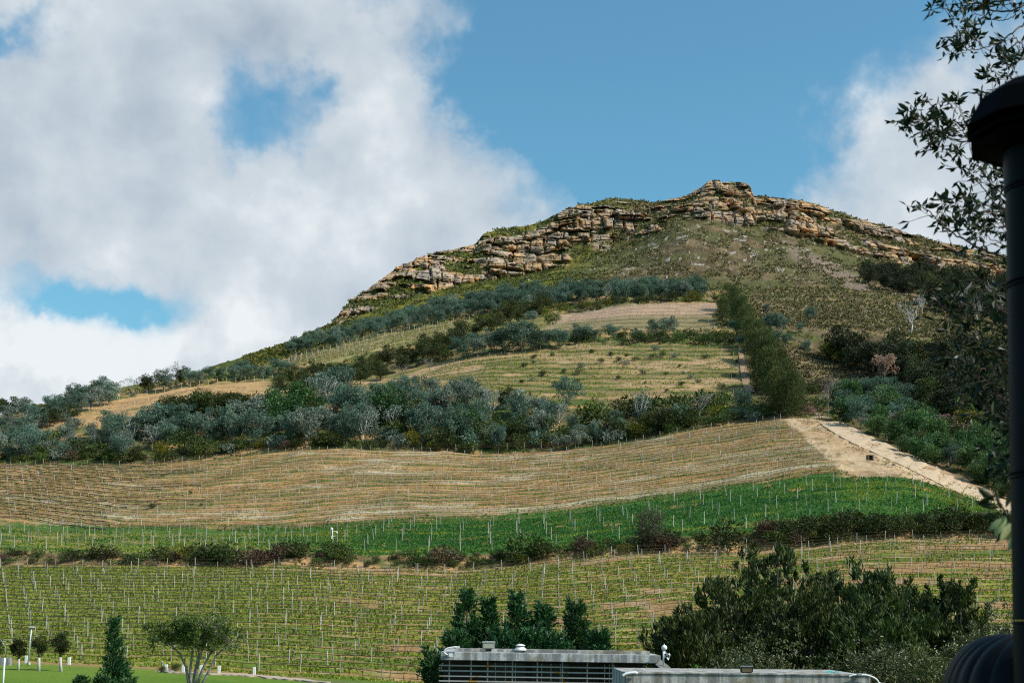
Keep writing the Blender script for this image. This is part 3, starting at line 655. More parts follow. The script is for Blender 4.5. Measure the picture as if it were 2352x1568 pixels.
def tree_plume(seed, h, w_, nb=64, per=62, leaf=.30, low=.05, lean=0.0):
    """broad loose tree: a ragged crown of brush-like upswept plumes"""
    rng = np.random.default_rng(seed); gt, gc = Geo(), Geo()
    gt.tube([(0, 0, -.3), (lean * .3, 0, h * .4), (lean, 0, h * .8)], [.22, .15, .05], 6)
    for k in range(nb):
        q = in_ball(rng, 1, .40)[0]; bl = 1 + .22 * math.sin(3 * math.atan2(q[1], q[0]) + seed)
        c = np.array([lean + q[0] * w_ * .46 * bl, q[1] * w_ * .46, h * (low + (1 - low) * (.46 + .46 * q[2] * (1.08 if q[2] > 0 else .9)))])
        if rng.random() < .55: gt.tube([(lean * .5, 0, max(.3, c[2] * .62)), c * .6 + np.array([lean * .2, 0, c[2] * .22]), c], [.06, .04, .015], 4)
        outw = np.array([q[0], q[1], .25 + max(0, q[2])]); outw /= np.linalg.norm(outw) + 1e-6
        for j in range(5):
            b = c + rng.normal(size=3) * np.array([.095, .095, .06]) * w_ * .75; ax = outw * .55 + np.array([0, 0, .65]) + rng.normal(size=3) * .28; ax /= np.linalg.norm(ax); L = .36 + .45 * rng.random(); n = per
            t = rng.random(n); p = b + ax * (t * L)[:, None] + rng.normal(size=(n, 3)) * (.20 * L * (1.15 - .8 * t))[:, None]; base = rng.random() * .4
            gc.leaves(p, ax * .9 + rdir(rng, n, .1) * .55, leaf * (.6 + .7 * rng.random(n)), leaf * .27, rng, .05, np.clip(base + .6 * rng.random(n), 0, 1))
    return gt, gc, h
def bush(seed, h=2.5, w_=3.2, n=420, leaf=.30, lumps=7, up=.4, asp=.5):
    rng = np.random.default_rng(seed); g = Geo()
    cs = np.stack([(rng.random(lumps) - .5) * w_ * .62, (rng.random(lumps) - .5) * w_ * .62, h * (.22 + .42 * rng.random(lumps))], 1)
    crown_clusters(g, rng, cs, w_ * (.20 + .12 * rng.random(lumps)), n / lumps, leaf, asp, up, .38, .8)
    for k in range(3): g.tube([(0, 0, -.25), cs[k] * np.array([.5, .5, .9])], [.05, .02], 4)
    return g, h
def dome(seed, h, w_, n, leaf, lumps=26, asp=.5):
    """large rounded crown of small leaves gathered in tufts on a lumpy shell"""
    rng = np.random.default_rng(seed); gt, gc = Geo(), Geo()
    limbs(gt, rng, h * .8, w_ * .34, 6, .16, 6, .03, .2)
    cs = in_ball(rng, lumps, .30) * np.array([w_ * .38, w_ * .38, h * .38]) + np.array([0, 0, h * .52]); rads = w_ * (.12 + .07 * rng.random(lumps))
    for c, r_ in zip(cs, rads):
        m_ = max(4, int(n / lumps / 9)); tf = in_ball(rng, m_, .18) * r_
        for q in tf:
            nrm = q / (np.linalg.norm(q) + .001); base = rng.random() * .4
            gc.leaves(np.repeat((c + q)[None], 9, 0) + rng.normal(size=(9, 3)) * leaf * .5, nrm * .6 + rdir(rng, 9, .3) * .7, leaf * (.6 + .6 * rng.random(9)), leaf * asp, rng, .12, np.clip(base + .6 * rng.random(9), 0, 1))
    return gt, gc, h

PROTO = {}
def proto(kind, seed):
    key = (kind, seed)
    if key in PROTO: return PROTO[key]
    bark = 'bark_dark'; lm = kind
    if kind == 'gum': t, c, h = tree_gum(seed * 7 + 1, 10, 8.0 + seed % 3 * .9, 124, 32, .48, .08, .06); bark = 'bark_pale'
    elif kind == 'silver': t, c, h = tree_gum(seed * 7 + 301, 9, 7.2, 100, 28, .48, .12, .08, .1); bark = 'bark_pale'
    elif kind == 'thin': t, c, h = tree_gum(seed * 7 + 801, 10, 7.5, 26, 18, .5, .28, .3, .2); bark = 'bark_white'; lm = 'silver'
    elif kind == 'dark': t, c, h = tree_dark(seed * 7 + 2, 8, 6.6 + seed % 3)
    elif kind == 'wood': t, c, h = tree_dark(seed * 7 + 902, 9, 8, 90, 30)
    elif kind == 'brown': t, c, h = tree_dark(seed * 7 + 402, 9, 7, 60); lm = 'dark'
    elif kind == 'olive': t, c, h = tree_conifer(seed * 7 + 3, 14, 9.0)
    elif kind == 'yellow': t, c, h = tree_dark(seed * 7 + 502, 6, 7)
    elif kind == 'dead': t, c, h = tree_gum(seed * 7 + 601, 8, 5.2, 70, 20, .5, .2, .3); bark = 'bark_pale'
    elif kind == 'lush': t, c, h = tree_dark(seed * 7 + 702, 7, 8, 110, 30, .5, .0)
    PROTO[key] = (t.mesh(kind + '_trunk', M[bark], True), c.mesh(kind + '_crown', M[lm]), h); return PROTO[key]
def proto1(kind, seed):
    key = (kind, seed, 1)
    if key not in PROTO:
        if kind == 'bare': g, h = tree_bare(seed * 7 + 5); PROTO[key] = (g.mesh('bare_tree', M['bark_white'], True), h)
        elif kind == 'greybare': g, h = tree_bare(seed * 7 + 55, 9, 7); PROTO[key] = (g.mesh('bare_tree', M['bark_pale'], True), h)
        else:
            g, h = bush(seed * 7 + 11, 2.5, 3.4 - .5 * (seed % 2), 520); PROTO[key] = (g.mesh(kind + '_shrub', M[kind.replace('_b', '')]), h)
    return PROTO[key]

PLANTS = []                              # (object, description, place, u) : labels are written once all stand
rs = random.Random(11)
SECT = [(-999, 300, 'near the left end'), (300, 640, 'above the spreading lawn tree'), (640, 900, 'above the white mast'), (900, 1250, 'left of the rooftop vent'),
        (1250, 1560, 'below the grassy cliff gully'), (1560, 1720, 'below the peak'), (1720, 1900, 'near the conifer strip'), (1900, 2110, 'beside the dirt road'), (2110, 2230, 'left of the flue'), (2230, 3200, 'beside the flue')]
TREE_NAME = dict(gum='gum_tree', silver='silver_tree', thin='thin_tree', dark='evergreen_tree', brown='scrub_tree', wood='wood_tree', olive='conifer_tree', yellow='yellow_tree', dead='dead_tree', lush='broadleaf_tree')
TREE_DESC = dict(gum='blue-grey gum tree', silver='silvery gum tree', thin='sparse white-limbed tree', dark='dark evergreen tree', brown='dull brown-green tree', wood='very dark green tree', olive='tall olive-green conifer', yellow='yellow-green broad tree', dead='dead tree with pinkish leaves', lush='lush green bushy tree')
SHRUB_DESC = dict(bush='green shrub', dark_b='dark green shrub', russet='reddish-brown shrub', yellow_b='yellow-green shrub', olive_b='olive-green shrub', lush_b='bright green shrub', gum_b='blue-grey shrub', dead='pinkish dry shrub', silver_b='silvery shrub')
def tree(kind, u, v, hpx, place, group, seed=None, wide=1.0, label=None, P=None):
    P = P or ground(u, v); seed = rs.randrange(5) if seed is None else seed
    t, c, h = proto(kind, seed); s = hpx * P.y / F / h
    o = thing(TREE_NAME[kind], label, 'tree', P, rs.random() * 6.28, (s * wide, s * wide, s), group)
    mobj('trunk', t, o); mobj('crown', c, o)
    if not label: PLANTS.append((o, TREE_DESC[kind], place, u))
    return o
def shrub(kind, u, v, hpx, place, group, wide=1.0, label=None):
    P = ground(u, v)
    me, h = proto1(kind, rs.randrange(4)); s = hpx * P.y / F / h * 1.28
    nm = {'bare': 'bare_tree', 'greybare': 'bare_tree'}.get(kind, 'shrub')
    o = mobj(nm, me, None, P, label=label, category='tree' if nm == 'bare_tree' else 'shrub', group=group)
    o.rotation_euler = (0, 0, rs.random() * 6.28); o.scale = (s * wide / (1 if nm == 'bare_tree' else 1.15), s * wide / (1 if nm == 'bare_tree' else 1.15), s if nm != 'bare_tree' else s / 1.28)
    if not label: PLANTS.append((o, {'bare': 'bare white tree', 'greybare': 'leafless grey tree'}.get(kind) or SHRUB_DESC[kind], place, u))
    return o
def spots(ulo, uhi, vlo, vhi, n, du, dv, rnd):
    """well spaced picks between two curves vlo(u) .. vhi(u)"""
    got = []; tries = 0
    while len(got) < n and tries < n * 60:
        tries += 1; u = rnd.uniform(ulo, uhi); a, b = vlo(u), vhi(u)
        if b <= a: continue
        v = rnd.uniform(a, b)
        if all(((u - p) / du) ** 2 + ((v - q) / dv) ** 2 > 1 for p, q in got): got.append((u, v))
    return sorted(got, key=lambda p: p[1])
def L_(k): return lambda u: float(np.interp(u, cols, Lv[k]))
def P_(*pts): a = np.array(pts, float); return lambda u: float(np.interp(u, a[:, 0], a[:, 1]))
def pick(rnd, **kw):
    t = rnd.random() * sum(kw.values())
    for k, v in kw.items():
        t -= v
        if t <= 0: return k
    return k

# ---- lowest belt, above the brown vineyard
g1 = 'trees in the lowest belt above the brown vineyard'; p1 = 'in the lowest belt'
TB = P_((-60, 1012), (0, 1012), (300, 1012), (450, 985), (600, 958), (735, 925), (900, 938), (1000, 928), (1176, 938), (1225, 950), (1300, 972), (1450, 985), (1600, 968), (1760, 950))
for u, v in spots(-40, 1560, TB, lambda u: L_('F')(u) - 5, 128, 31, 16, rs):
    dark = 1.0 if 370 < u < 580 and v < 990 else 0.0
    lowr = v - TB(u) > 38
    if dark: tree('dark', u, v, rs.uniform(70, 95), p1, g1); continue
    k = pick(rs, gum=.42, silver=.24, thin=.07, dark=.10, lush=.06, shr=.13) if u < 1230 else pick(rs, gum=.22, silver=.16, thin=.10, dark=.16, shr=.36)
    if lowr and rs.random() < .30: k = 'shr'
    if k == 'shr': shrub(pick(rs, bush=.5, dark_b=.25, yellow_b=.1, gum_b=.15), u, v, rs.uniform(26, 46), p1, g1, 1.15)
    else: tree(k, u, v, rs.uniform(54, 98) * (.74 if u > 1240 else 1) * (.80 if u < 330 else 1), p1, g1, None, .96)
tree('gum', 782, 918, 84, p1, g1, 1, 1.1); tree('gum', 1305, 936, 72, p1, g1, 2, .95)
tree('thin', 1475, 986, 96, p1, g1, 1, .85, 'white-limbed gum tree with a thin dark top above the brown vineyard')
tree('silver', 1245, 1010, 72, p1, g1, 1, 1.3, 'broad pale silver tree at the lower edge of the lowest belt')
tree('silver', 1328, 1030, 56, p1, g1, 2, 1.15); tree('gum', 1416, 1008, 52, p1, g1, 2, 1.0); tree('gum', 985, 1030, 44, p1, g1, 3, 1.0)
tree('silver', 838, 985, 66, p1, g1, 0, 1.35); tree('thin', 905, 1000, 78, p1, g1, 2, 1.0)
shrub('yellow_b', 1454, 1004, 40, p1, g1, 1.1); shrub('bush', 1370, 985, 62, p1, g1, 1.15)
shrub('greybare', 1612, 966, 66, p1, g1, 1.0, 'leafless grey many-stemmed tree at the right of the lowest belt')
tree('gum', 1709, 948, 60, p1, g1, 0, 1.05, 'rounded blue-grey tree standing alone beside the foot of the conifers')
for u, v, k, h_ in [(1535, 990, 'bush', 40), (1565, 982, 'dark_b', 44), (1655, 958, 'yellow_b', 34), (1640, 950, 'bush', 40), (1672, 966, 'lush_b', 26), (1690, 962, 'gum_b', 26), (1590, 966, 'dark_b', 30), (1740, 960, 'bush', 32), (1520, 960, 'dark_b', 50), (1480, 950, 'bush', 46), (1570, 940, 'bush', 40), (1625, 935, 'dark_b', 40), (1665, 930, 'bush', 34), (1440, 960, 'dark_b', 48)]:
    shrub(k, u, v, h_, p1, g1, 1.3)
for u, v in spots(-30, 1780, lambda u: L_('F')(u) - 16, lambda u: L_('F')(u) - 3, 84, 14, 8, rs):
    shrub(pick(rs, bush=.48, dark_b=.22, yellow_b=.10, russet=.08, silver_b=.12), u, v, rs.uniform(14, 32), 'along the belt\'s lower edge', 'shrubs along the top of the brown vineyard', 1.25)
for u, v, h_ in [(385, 978, 72), (405, 990, 84), (425, 968, 66), (448, 982, 86), (470, 966, 74), (492, 978, 80), (512, 962, 70), (535, 968, 72), (556, 958, 62), (398, 962, 56), (480, 950, 56), (520, 948, 54)]: tree('dark', u, v, h_, p1, g1, None, 1.15)
for u, v, h_, k in [(262, 1000, 62, 'gum'), (300, 1012, 62, 'gum'), (345, 1004, 66, 'silver'), (170, 1004, 48, 'silver'), (60, 998, 46, 'gum')]: tree(k, u, v, h_, p1, g1, None, 1.2)
# ---- skyline trees on the left
g2 = 'trees on the left skyline'; p2 = 'on the left skyline'
for u, v in spots(-40, 660, P_((-40, 962), (100, 955), (200, 925), (300, 905), (450, 872), (660, 858)), P_((-40, 1000), (100, 992), (170, 962), (300, 912), (450, 884), (560, 878), (660, 864)), 52, 22, 12, rs):
    k = pick(rs, gum=.5, silver=.12, dark=.3, thin=.08) if u < 470 else pick(rs, gum=.8, silver=.1, dark=.1)
    tree(k, u, v, rs.uniform(38, 58) * (.8 if u > 460 else 1), p2, g2, None, 1.12)
# ---- dark diagonal belt and the silver trees beside it
g3 = 'dark trees of the diagonal belt'; p3 = 'in the diagonal belt'
DG = P_((640, 905), (690, 892), (760, 880), (830, 874), (900, 850), (960, 832), (1050, 790), (1150, 748), (1240, 722))
for u, v in spots(640, 1250, lambda u: DG(u) - 16, lambda u: DG(u) + 16, 44, 20, 11, rs): tree('dark', u, v, rs.uniform(34, 52), p3, g3, None, 1.1)
for u, v, k, h_ in [(985, 852, 'greybare', 34), (925, 870, 'greybare', 34)]: shrub(k, u, v, h_, p3, g3)
for u, v, k, h_ in [(1020, 828, 'olive_b', 26), (1120, 745, 'yellow_b', 22), (1200, 765, 'yellow_b', 24), (1250, 728, 'yellow_b', 22), (1290, 715, 'yellow_b', 20), (1270, 745, 'olive_b', 22)]: shrub(k, u, v, h_, p3, g3, 1.4)
g4 = 'blue-grey trees between the upper terraces'; p4 = 'between the upper terraces'
for u, v, h_, k in [(1062, 828, 62, 'gum'), (1100, 822, 50, 'silver'), (1130, 815, 56, 'gum'), (1160, 812, 72, 'gum'), (1195, 808, 78, 'gum'), (1232, 806, 60, 'gum'), (1262, 800, 46, 'gum'), (1288, 800, 50, 'gum'), (1222, 745, 34, 'silver'), (1335, 792, 44, 'gum'), (1360, 790, 34, 'gum'), (1404, 785, 40, 'gum'), (1462, 782, 30, 'gum'), (1505, 775, 44, 'gum'), (1535, 772, 48, 'silver'), (1090, 800, 40, 'gum')]:
    tree(k, u, v, h_, p4, g4, None, 1.15)
for u, v in spots(1290, 1700, lambda u: 778, lambda u: 792, 26, 15, 7, rs): shrub(pick(rs, bush=.45, dark_b=.35, olive_b=.2), u, v, rs.uniform(14, 28), p4, g4, 1.4)
# ---- upper belt under the cliffs
g5 = 'blue-grey trees of the upper belt'; p5 = 'in the upper belt'
UB0 = P_((660, 812), (735, 792), (900, 747), (1075, 702), (1176, 690), (1300, 682), (1450, 678), (1620, 676)); UB1 = P_((660, 818), (735, 806), (900, 766), (1075, 733), (1176, 716), (1300, 704), (1450, 696), (1620, 690))
for u, v in spots(665, 1610, UB0, UB1, 104, 13, 8, rs):
    tree(pick(rs, gum=.86, silver=.08, thin=.06), u, v, rs.uniform(32, 44) * (1 + .16 * sst(900, 1250, u)), p5, g5, None, 1.05)
for u in range(1330, 1640, 22): shrub(pick(rs, dark_b=.5, yellow_b=.5), u + rs.uniform(-7, 7), L_('J')(u) - 2, rs.uniform(14, 24), 'above the top terrace', 'shrubs above the top terrace', 1.0)
# ---- conifer strip right of the upper terraces
g6 = 'olive-green conifers of the steep strip'; p6 = 'in the conifer strip'
for u, v, h_ in [(1672, 716, 66), (1690, 726, 72), (1704, 748, 72), (1660, 740, 60), (1716, 775, 74), (1722, 800, 74), (1742, 812, 80), (1734, 835, 84), (1758, 842, 92), (1748, 868, 96), (1776, 872, 100), (1764, 898, 104), (1790, 905, 106), (1778, 932, 112), (1802, 938, 116), (1790, 955, 112), (1815, 956, 106), (1826, 950, 90)]:
    tree('olive', u, v, h_, p6, g6, None, rs.uniform(.9, 1.1))
# ---- scrub slope on the right
g7 = 'trees on the scrub slope right of the conifers'; p7 = 'on the scrub slope'
for u, v, k, h_ in [(1692, 772, 'gum', 44), (1700, 800, 'gum', 30), (1770, 768, 'gum', 48), (1790, 772, 'gum', 56), (1778, 800, 'gum', 44), (1804, 798, 'gum', 40), (1838, 765, 'gum', 26), (1860, 736, 'gum', 36), (1850, 815, 'gum', 30), (1760, 716, 'gum', 22), (1836, 922, 'silver', 32), (1855, 800, 'silver', 24)]: tree(k, u, v, h_, p7, g7)
shrub('greybare', 1903, 954, 96, p7, g7, .42, 'bare white tree at the top of the dirt road'); shrub('bare', 2092, 768, 76, p7, g7, .9); shrub('bare', 2116, 720, 50, p7, g7, .7)
for u, v, h_ in [(2150, 700, 50), (2185, 730, 66), (2215, 715, 55), (2245, 742, 64), (2275, 705, 56), (2300, 735, 60), (2065, 720, 26)]: shrub('bare', u, v, h_, p7, g7, .6)
for u, v, k, h_ in [(1905, 830, 'yellow', 48), (1938, 838, 'yellow', 44), (1925, 815, 'yellow', 40), (2052, 800, 'brown', 40)]: tree(k, u, v, h_, p7, g7)
tree('dead', 2034, 902, 94, p7, g7, 0, .9, 'dead tree with pinkish leaves above the blue-grey clump'); tree('dead', 2165, 1004, 56, p7, g7, 1, .9)
for u, v, h_ in [(1950, 930, 62), (1978, 928, 68), (2004, 934, 72), (2032, 932, 64), (2058, 935, 60), (2080, 930, 54)]: tree('gum', u, v, h_, p7, g7, None, 1.15)
g8 = 'dark trees of the right-hand wood'; p8 = 'in the right-hand wood'
for u, v in spots(1930, 2350, P_((1930, 832), (2000, 848), (2150, 850), (2350, 830)), P_((1930, 846), (2000, 872), (2080, 892), (2140, 960), (2350, 1010)), 75, 24, 13, rs):
    tree('wood' if rs.random() < .75 else 'brown', u, v, rs.uniform(62, 100), p8, g8, None, 1.05)
for u, v in spots(1980, 2350, P_((1980, 640), (2100, 640), (2350, 660)), P_((1980, 652), (2100, 690), (2200, 735), (2350, 775)), 70, 16, 9, rs):
    tree(pick(rs, wood=.85, brown=.15), u, v, rs.uniform(36, 58), p8, g8, None, 1.1)
g9 = 'lush bushes along the dirt road'; p9 = 'along the dirt road'
for u, v in spots(1925, 2350, P_((1925, 930), (2000, 945), (2100, 965), (2200, 1000), (2350, 1040)), P_((1925, 958), (1962, 979), (2010, 1004), (2100, 1052), (2200, 1098), (2270, 1132), (2350, 1166)), 52, 30, 15, rs):
    tree('lush' if rs.random() < .78 else pick(rs, dark=.5, yellow=.15, gum=.2, wood=.15), u, v, rs.uniform(36, 76), p9, g9, None, 1.08)
for u, v, k, h_ in [(2058, 985, 'silver_b', 36), (2120, 992, 'gum_b', 34), (2200, 1010, 'dead', 40), (2150, 1000, 'yellow_b', 34), (1856, 950, 'dead', 22), (1880, 940, 'bush', 34), (1866, 905, 'bush', 30), (1890, 900, 'russet', 30)]: shrub(k, u, v, h_, p9, g9, 1.2)
# ---- hedge on the bank under the green field
g10 = 'shrubs on the bank below the green field'; p10 = 'on the bank'
for u, v in spots(-30, 1780, lambda u: L_('D')(u) + 6, lambda u: L_('C')(u) - 5, 98, 16, 9, rs):
    gap = fbm(np.array([u / 90.]), np.array([3.3]), 2, 123)[0] < .48
    shrub(pick(rs, bush=.4, dark_b=.32, russet=.22, yellow_b=.06), u, v, rs.uniform(11, 19) if gap else rs.uniform(20, 38), p10, g10, rs.uniform(1.1, 1.6))
for u, v, k, h_, wd in [(486, 1300, 'dark_b', 48, 1.2), (520, 1298, 'bush', 46, 1.3), (556, 1298, 'russet', 44, 1.4), (590, 1298, 'russet', 34, 1.2), (1020, 1298, 'russet', 44, 1.3), (1210, 1284, 'bush', 56, 1.4), (1240, 1282, 'dark_b', 40, 1.2), (1520, 1268, 'russet', 40, 1.4), (1480, 1268, 'dark_b', 40, 1.3), (1435, 1276, 'yellow_b', 26, 1.1), (1672, 1266, 'dark_b', 58, 1.4), (1350, 1274, 'russet', 40, 1.2)]:
    shrub(k, u, v, h_, p10, g10, wd)
P = ground(1492, 1262); gg_ = dome(44, 100 * P.y / F, 84 * P.y / F, 5200, .30, 30, .35); o = thing('shrub', 'tall rounded grey-olive bush rising above the bank into the green field', 'shrub', P, group=g10)
M['greyolive'] = foliage('grey_olive_leaves', (.040, .045, .022), (.085, .088, .048), (.17, .165, .10), .65, .12, .2, .05)
mobj('stems', gg_[0].mesh('stems', M['bark_dark'], True), o); mobj('crown', gg_[1].mesh('crown', M['greyolive']), o)
g11 = 'dark shrubs of the shaded hedge'; p11 = 'in the dark right hedge'
for u, v in spots(1760, 2350, lambda u: L_('D')(u) + 8, lambda u: L_('C')(u) - 4, 54, 19, 10, rs):
    shrub(pick(rs, dark_b=.75, bush=.15, russet=.1), u, v, rs.uniform(28, 44), p11, g11, 1.3)
# ---- scattered vines gone wild and weeds in the upper terrace
for u, v in spots(1180, 1715, lambda u: L_('H')(u) + 14, lambda u: L_('G')(u) - 8, 40, 20, 8, rs):
    shrub(pick(rs, bush=.6, dark_b=.2, silver_b=.2), u, v, rs.uniform(7, 15), 'on the middle terraces', 'small shrubs on the middle terraces', 1.2)
for u, v, h_ in [(350, 1170, 14), (437, 1140, 8), (462, 1165, 7)]: shrub('dark_b', u, v, h_, 'alone in the brown vineyard', 'lone shrubs in the brown vineyard', .9)

# ------------------------------------------------------------------ vineyards: every trellised row is a thing of posts, wires and vines
def post_mat():
    m, n, b = mat('post_wood'); oi = n.node('ShaderNodeObjectInfo'); g_ = n.node('ShaderNodeNewGeometry'); nz = n.noise(g_.outputs['Position'], 4.0, 4, .6)
    c = n.ramp(n.m('ADD', n.m('MULTIPLY', oi.outputs['Random'], .6), n.m('MULTIPLY', nz.outputs['Fac'], .5)), [(.15, (.18, .155, .125)), (.5, (.34, .315, .275)), (.9, (.52, .50, .46))])
    n.l.new(c, b.inputs['Base Color']); b.inputs['Roughness'].default_value = .85; b.inputs['Specular IOR Level'].default_value = .15; return m
M_post = post_mat()
M_wire = plain('trellis_wire', (.10, .085, .07), .6, var=.1, spec=.2)
M_drip_shade = plain('drip_shade_line', (.012, .012, .012), .5, var=.2)
M_vine = plain('vine_wood', (.085, .060, .042), .9, var=.3, scale=2, spec=.1)
M_vleaf = foliage('vine_leaves', (.06, .10, .012), (.15, .18, .022), (.27, .27, .05), .55, .25, .3, .1)
def post_mesh(h, t):
    g = Geo(); g.box((0, 0, h / 2 - .15), (t, t, h + .3), None, .5, 0, .86); return g.mesh('post', M_post)
def arc(P, step):
    d = np.r_[0, np.cumsum(np.linalg.norm(np.diff(P, axis=0), axis=1))]; n = max(2, int(d[-1] / step)); t = np.linspace(0, d[-1], n)
    return np.stack([np.interp(t, d, P[:, i]) for i in range(3)], 1)
prng = np.random.default_rng(5)
def vine_row(segk, tfun, ulo, uhi, label, group, post, ph, spacing, leafy=0.0, single=True, vine=True, lean=.035, drip_shade=0):
    us = np.arange(ulo, uhi, 6.0); ts = tfun(us); ok = (ts > .012) & (ts < .99)
    if ok.sum() < 4: return
    us, ts = us[ok], ts[ok]; P = gs(us, sidx[segk] + ts); P[:, 2] -= .03
    o = thing('vine_row', label, 'vine row', P[0], group=group); b = P[0]
    q = arc(P, 1.5); off = prng.random() * spacing; pp = arc(P[1:], spacing) if off > spacing * .5 else arc(P, spacing)
    if off > spacing * .5 and len(pp) > 2: pp = (pp[:-1] + pp[1:]) / 2
    pj = Geo()
    for p in pp:
        if prng.random() < .04: continue
        s_ = .9 + .2 * prng.random(); rx, ry = prng.normal(0, lean, 2) * (3 if prng.random() < .05 else 1)
        if single:
            c = mobj('post', post, o, p - b); c.rotation_euler = (rx, ry, prng.random()); c.scale = (1, 1, s_)
        else:
            pj.tube([p - b - np.array([0, 0, .2]), p - b + np.array([ry * ph, -rx * ph, ph * s_])], .06, 4)
    if not single: mobj('posts', pj.mesh('posts', M_post), o, kind='stuff')
    g = Geo()
    for hh in (.62 * ph, .92 * ph):
        g.tube(arc(P, 3.0) - b + np.array([0, 0, hh]), .012, 3, cap=False)
    mobj('wire', g.mesh('wire', M_wire), o)
    if drip_shade:
        dq = q[q[:, 0] / q[:, 1] < (drip_shade - 1176) / F]
        if len(dq) > 4:
            g = Geo(); g.tube(dq - b + np.array([0, 0, .42]) + np.stack([0 * dq[:, 0], 0 * dq[:, 0], .06 * np.sin(dq[:, 0] * .9)], 1), .075, 4, cap=False); mobj('drip_shade_line', g.mesh('drip_shade_line', M_drip_shade), o)  # black drip tube, thickened to draw the terrace banks' shade lines
    if vine:
        g = Geo(); n = len(q); wob = prng.normal(0, .05, (n, 3)); ln = q - b + np.array([0, 0, .60]) + wob
        g.tube(ln, .045, 3, cap=False)
        for i in range(0, n, 1):
            if prng.random() < .12: continue
            g.tube([q[i] - b - np.array([0, 0, .1]), ln[i]], [.05, .035], 3, cap=False)
        k = n * 3; ii = prng.integers(0, n - 1, k); f = prng.random(k)[:, None]
        base = ln[ii] * (1 - f) + ln[ii + 1] * f; d = np.stack([prng.normal(0, .35, k), prng.normal(0, .35, k), np.ones(k)], 1)
        g.leaves(base, d, .30 + .40 * prng.random(k), .05, prng, .02)
        if leafy > 0:
            k = int(n * leafy); ii = prng.integers(0, n - 1, k); f = prng.random(k)[:, None]; base = ln[ii] * (1 - f) + ln[ii + 1] * f
            base = base + np.stack([prng.normal(0, .12, k), prng.normal(0, .12, k), prng.random(k) * .45 - .05], 1)
            g.leaves(base, rdir(prng, k, .3), .16 + .14 * prng.random(k), .16, prng, .1, mi=1)
        mobj('vines', g.mesh('vines', [M_vine, M_vleaf]), o, kind='stuff')
P16, P22, P15 = post_mesh(1.75, .088), post_mesh(2.25, .105), post_mesh(1.7, .095)
for k in range(24):
    tq = (k + .06) / 24 + .004
    vine_row('B', lambda u, tq=tq: tq - .012 * np.sin(u / 170. + 1) - .02 * np.sin(u / 420.), -60 if k else 560, 2420, f'trellised vine row in the lower green vineyard, {ordinal(k)} row up from the lawn', 'vine rows of the lower green vineyard', P16, 1.75, 4.4, 2.2)
for k in range(6):
    tq = (k + .5) / 6.2
    vine_row('D', lambda u, tq=tq: tq + 0 * u, -40, 2240 - 55 * max(0, k - 3), f'row of tall posts in the dark green field, {ordinal(k)} row up from the hedge', 'post rows of the dark green field', P22, 2.25, 5.2, 0, True, False)
for k in range(23):
    tq = (k + .03) / 20 - .005
    def tf(u, tq=tq):
        t = tq + .13 * sst(380, -60, u) - .02 * np.sin(u / 210.) - .13 * 0; return np.where(u < EDGE_SB(np.clip(t, 0, 1)) - 4, t, -1)
    vine_row('E', tf, -50, 1950, f'bare vine row in the brown vineyard, {ordinal(k)} row up from the green field', 'vine rows of the brown vineyard', P15, 1.6, 4.6, drip_shade=[470, 430, 300, 380][k % 4] if k > 5 else 250)
for k in range(11):
    tq = (k + .1) / 11
    vine_row('G', lambda u, tq=tq: tq - .045 * (fbm(u / 130., tq * 2 + 0 * u, 3, 131) - .5), 800 + 270 * tq, 1716, f'vine row on the middle terraces, {ordinal(k)} row up', 'vine rows of the middle terraces', P15, 1.7, 4.0, 0, False)
for k in range(5):
    tq = (k * 2 + .1) / 11
    vine_row('G', lambda u, tq=tq: tq + 0 * u, 165 + 90 * (1 - tq), 570, f'vine row in the orange field below the left skyline, {ordinal(k)} row up', 'vine rows of the orange field', P15, 1.9, 4.0, 0, False)
vine_row('G', lambda u: .97 + 0 * u, 165, 660, 'top row of posts along the upper edge of the left orange field', None, P15, 2.1, 3.0, 0, False, False)
for k in range(7):
    tq = (k + .2) / 7
    vine_row('I', lambda u, tq=tq: tq + 0 * u, 640 + 20 * tq, 1078, f'vine row in the narrow left strip under the upper belt, {ordinal(k)} row up', 'vine rows of the narrow left strip', P15, 2.1, 3.2, 0, False)
    vine_row('I', lambda u, tq=tq: tq + 0 * u, 1285 + 40 * tq, 1642, f'vine row on the pink top terrace, {ordinal(k)} row up', 'vine rows of the pink top terrace', P15, 1.8, 4.2, 0, False)

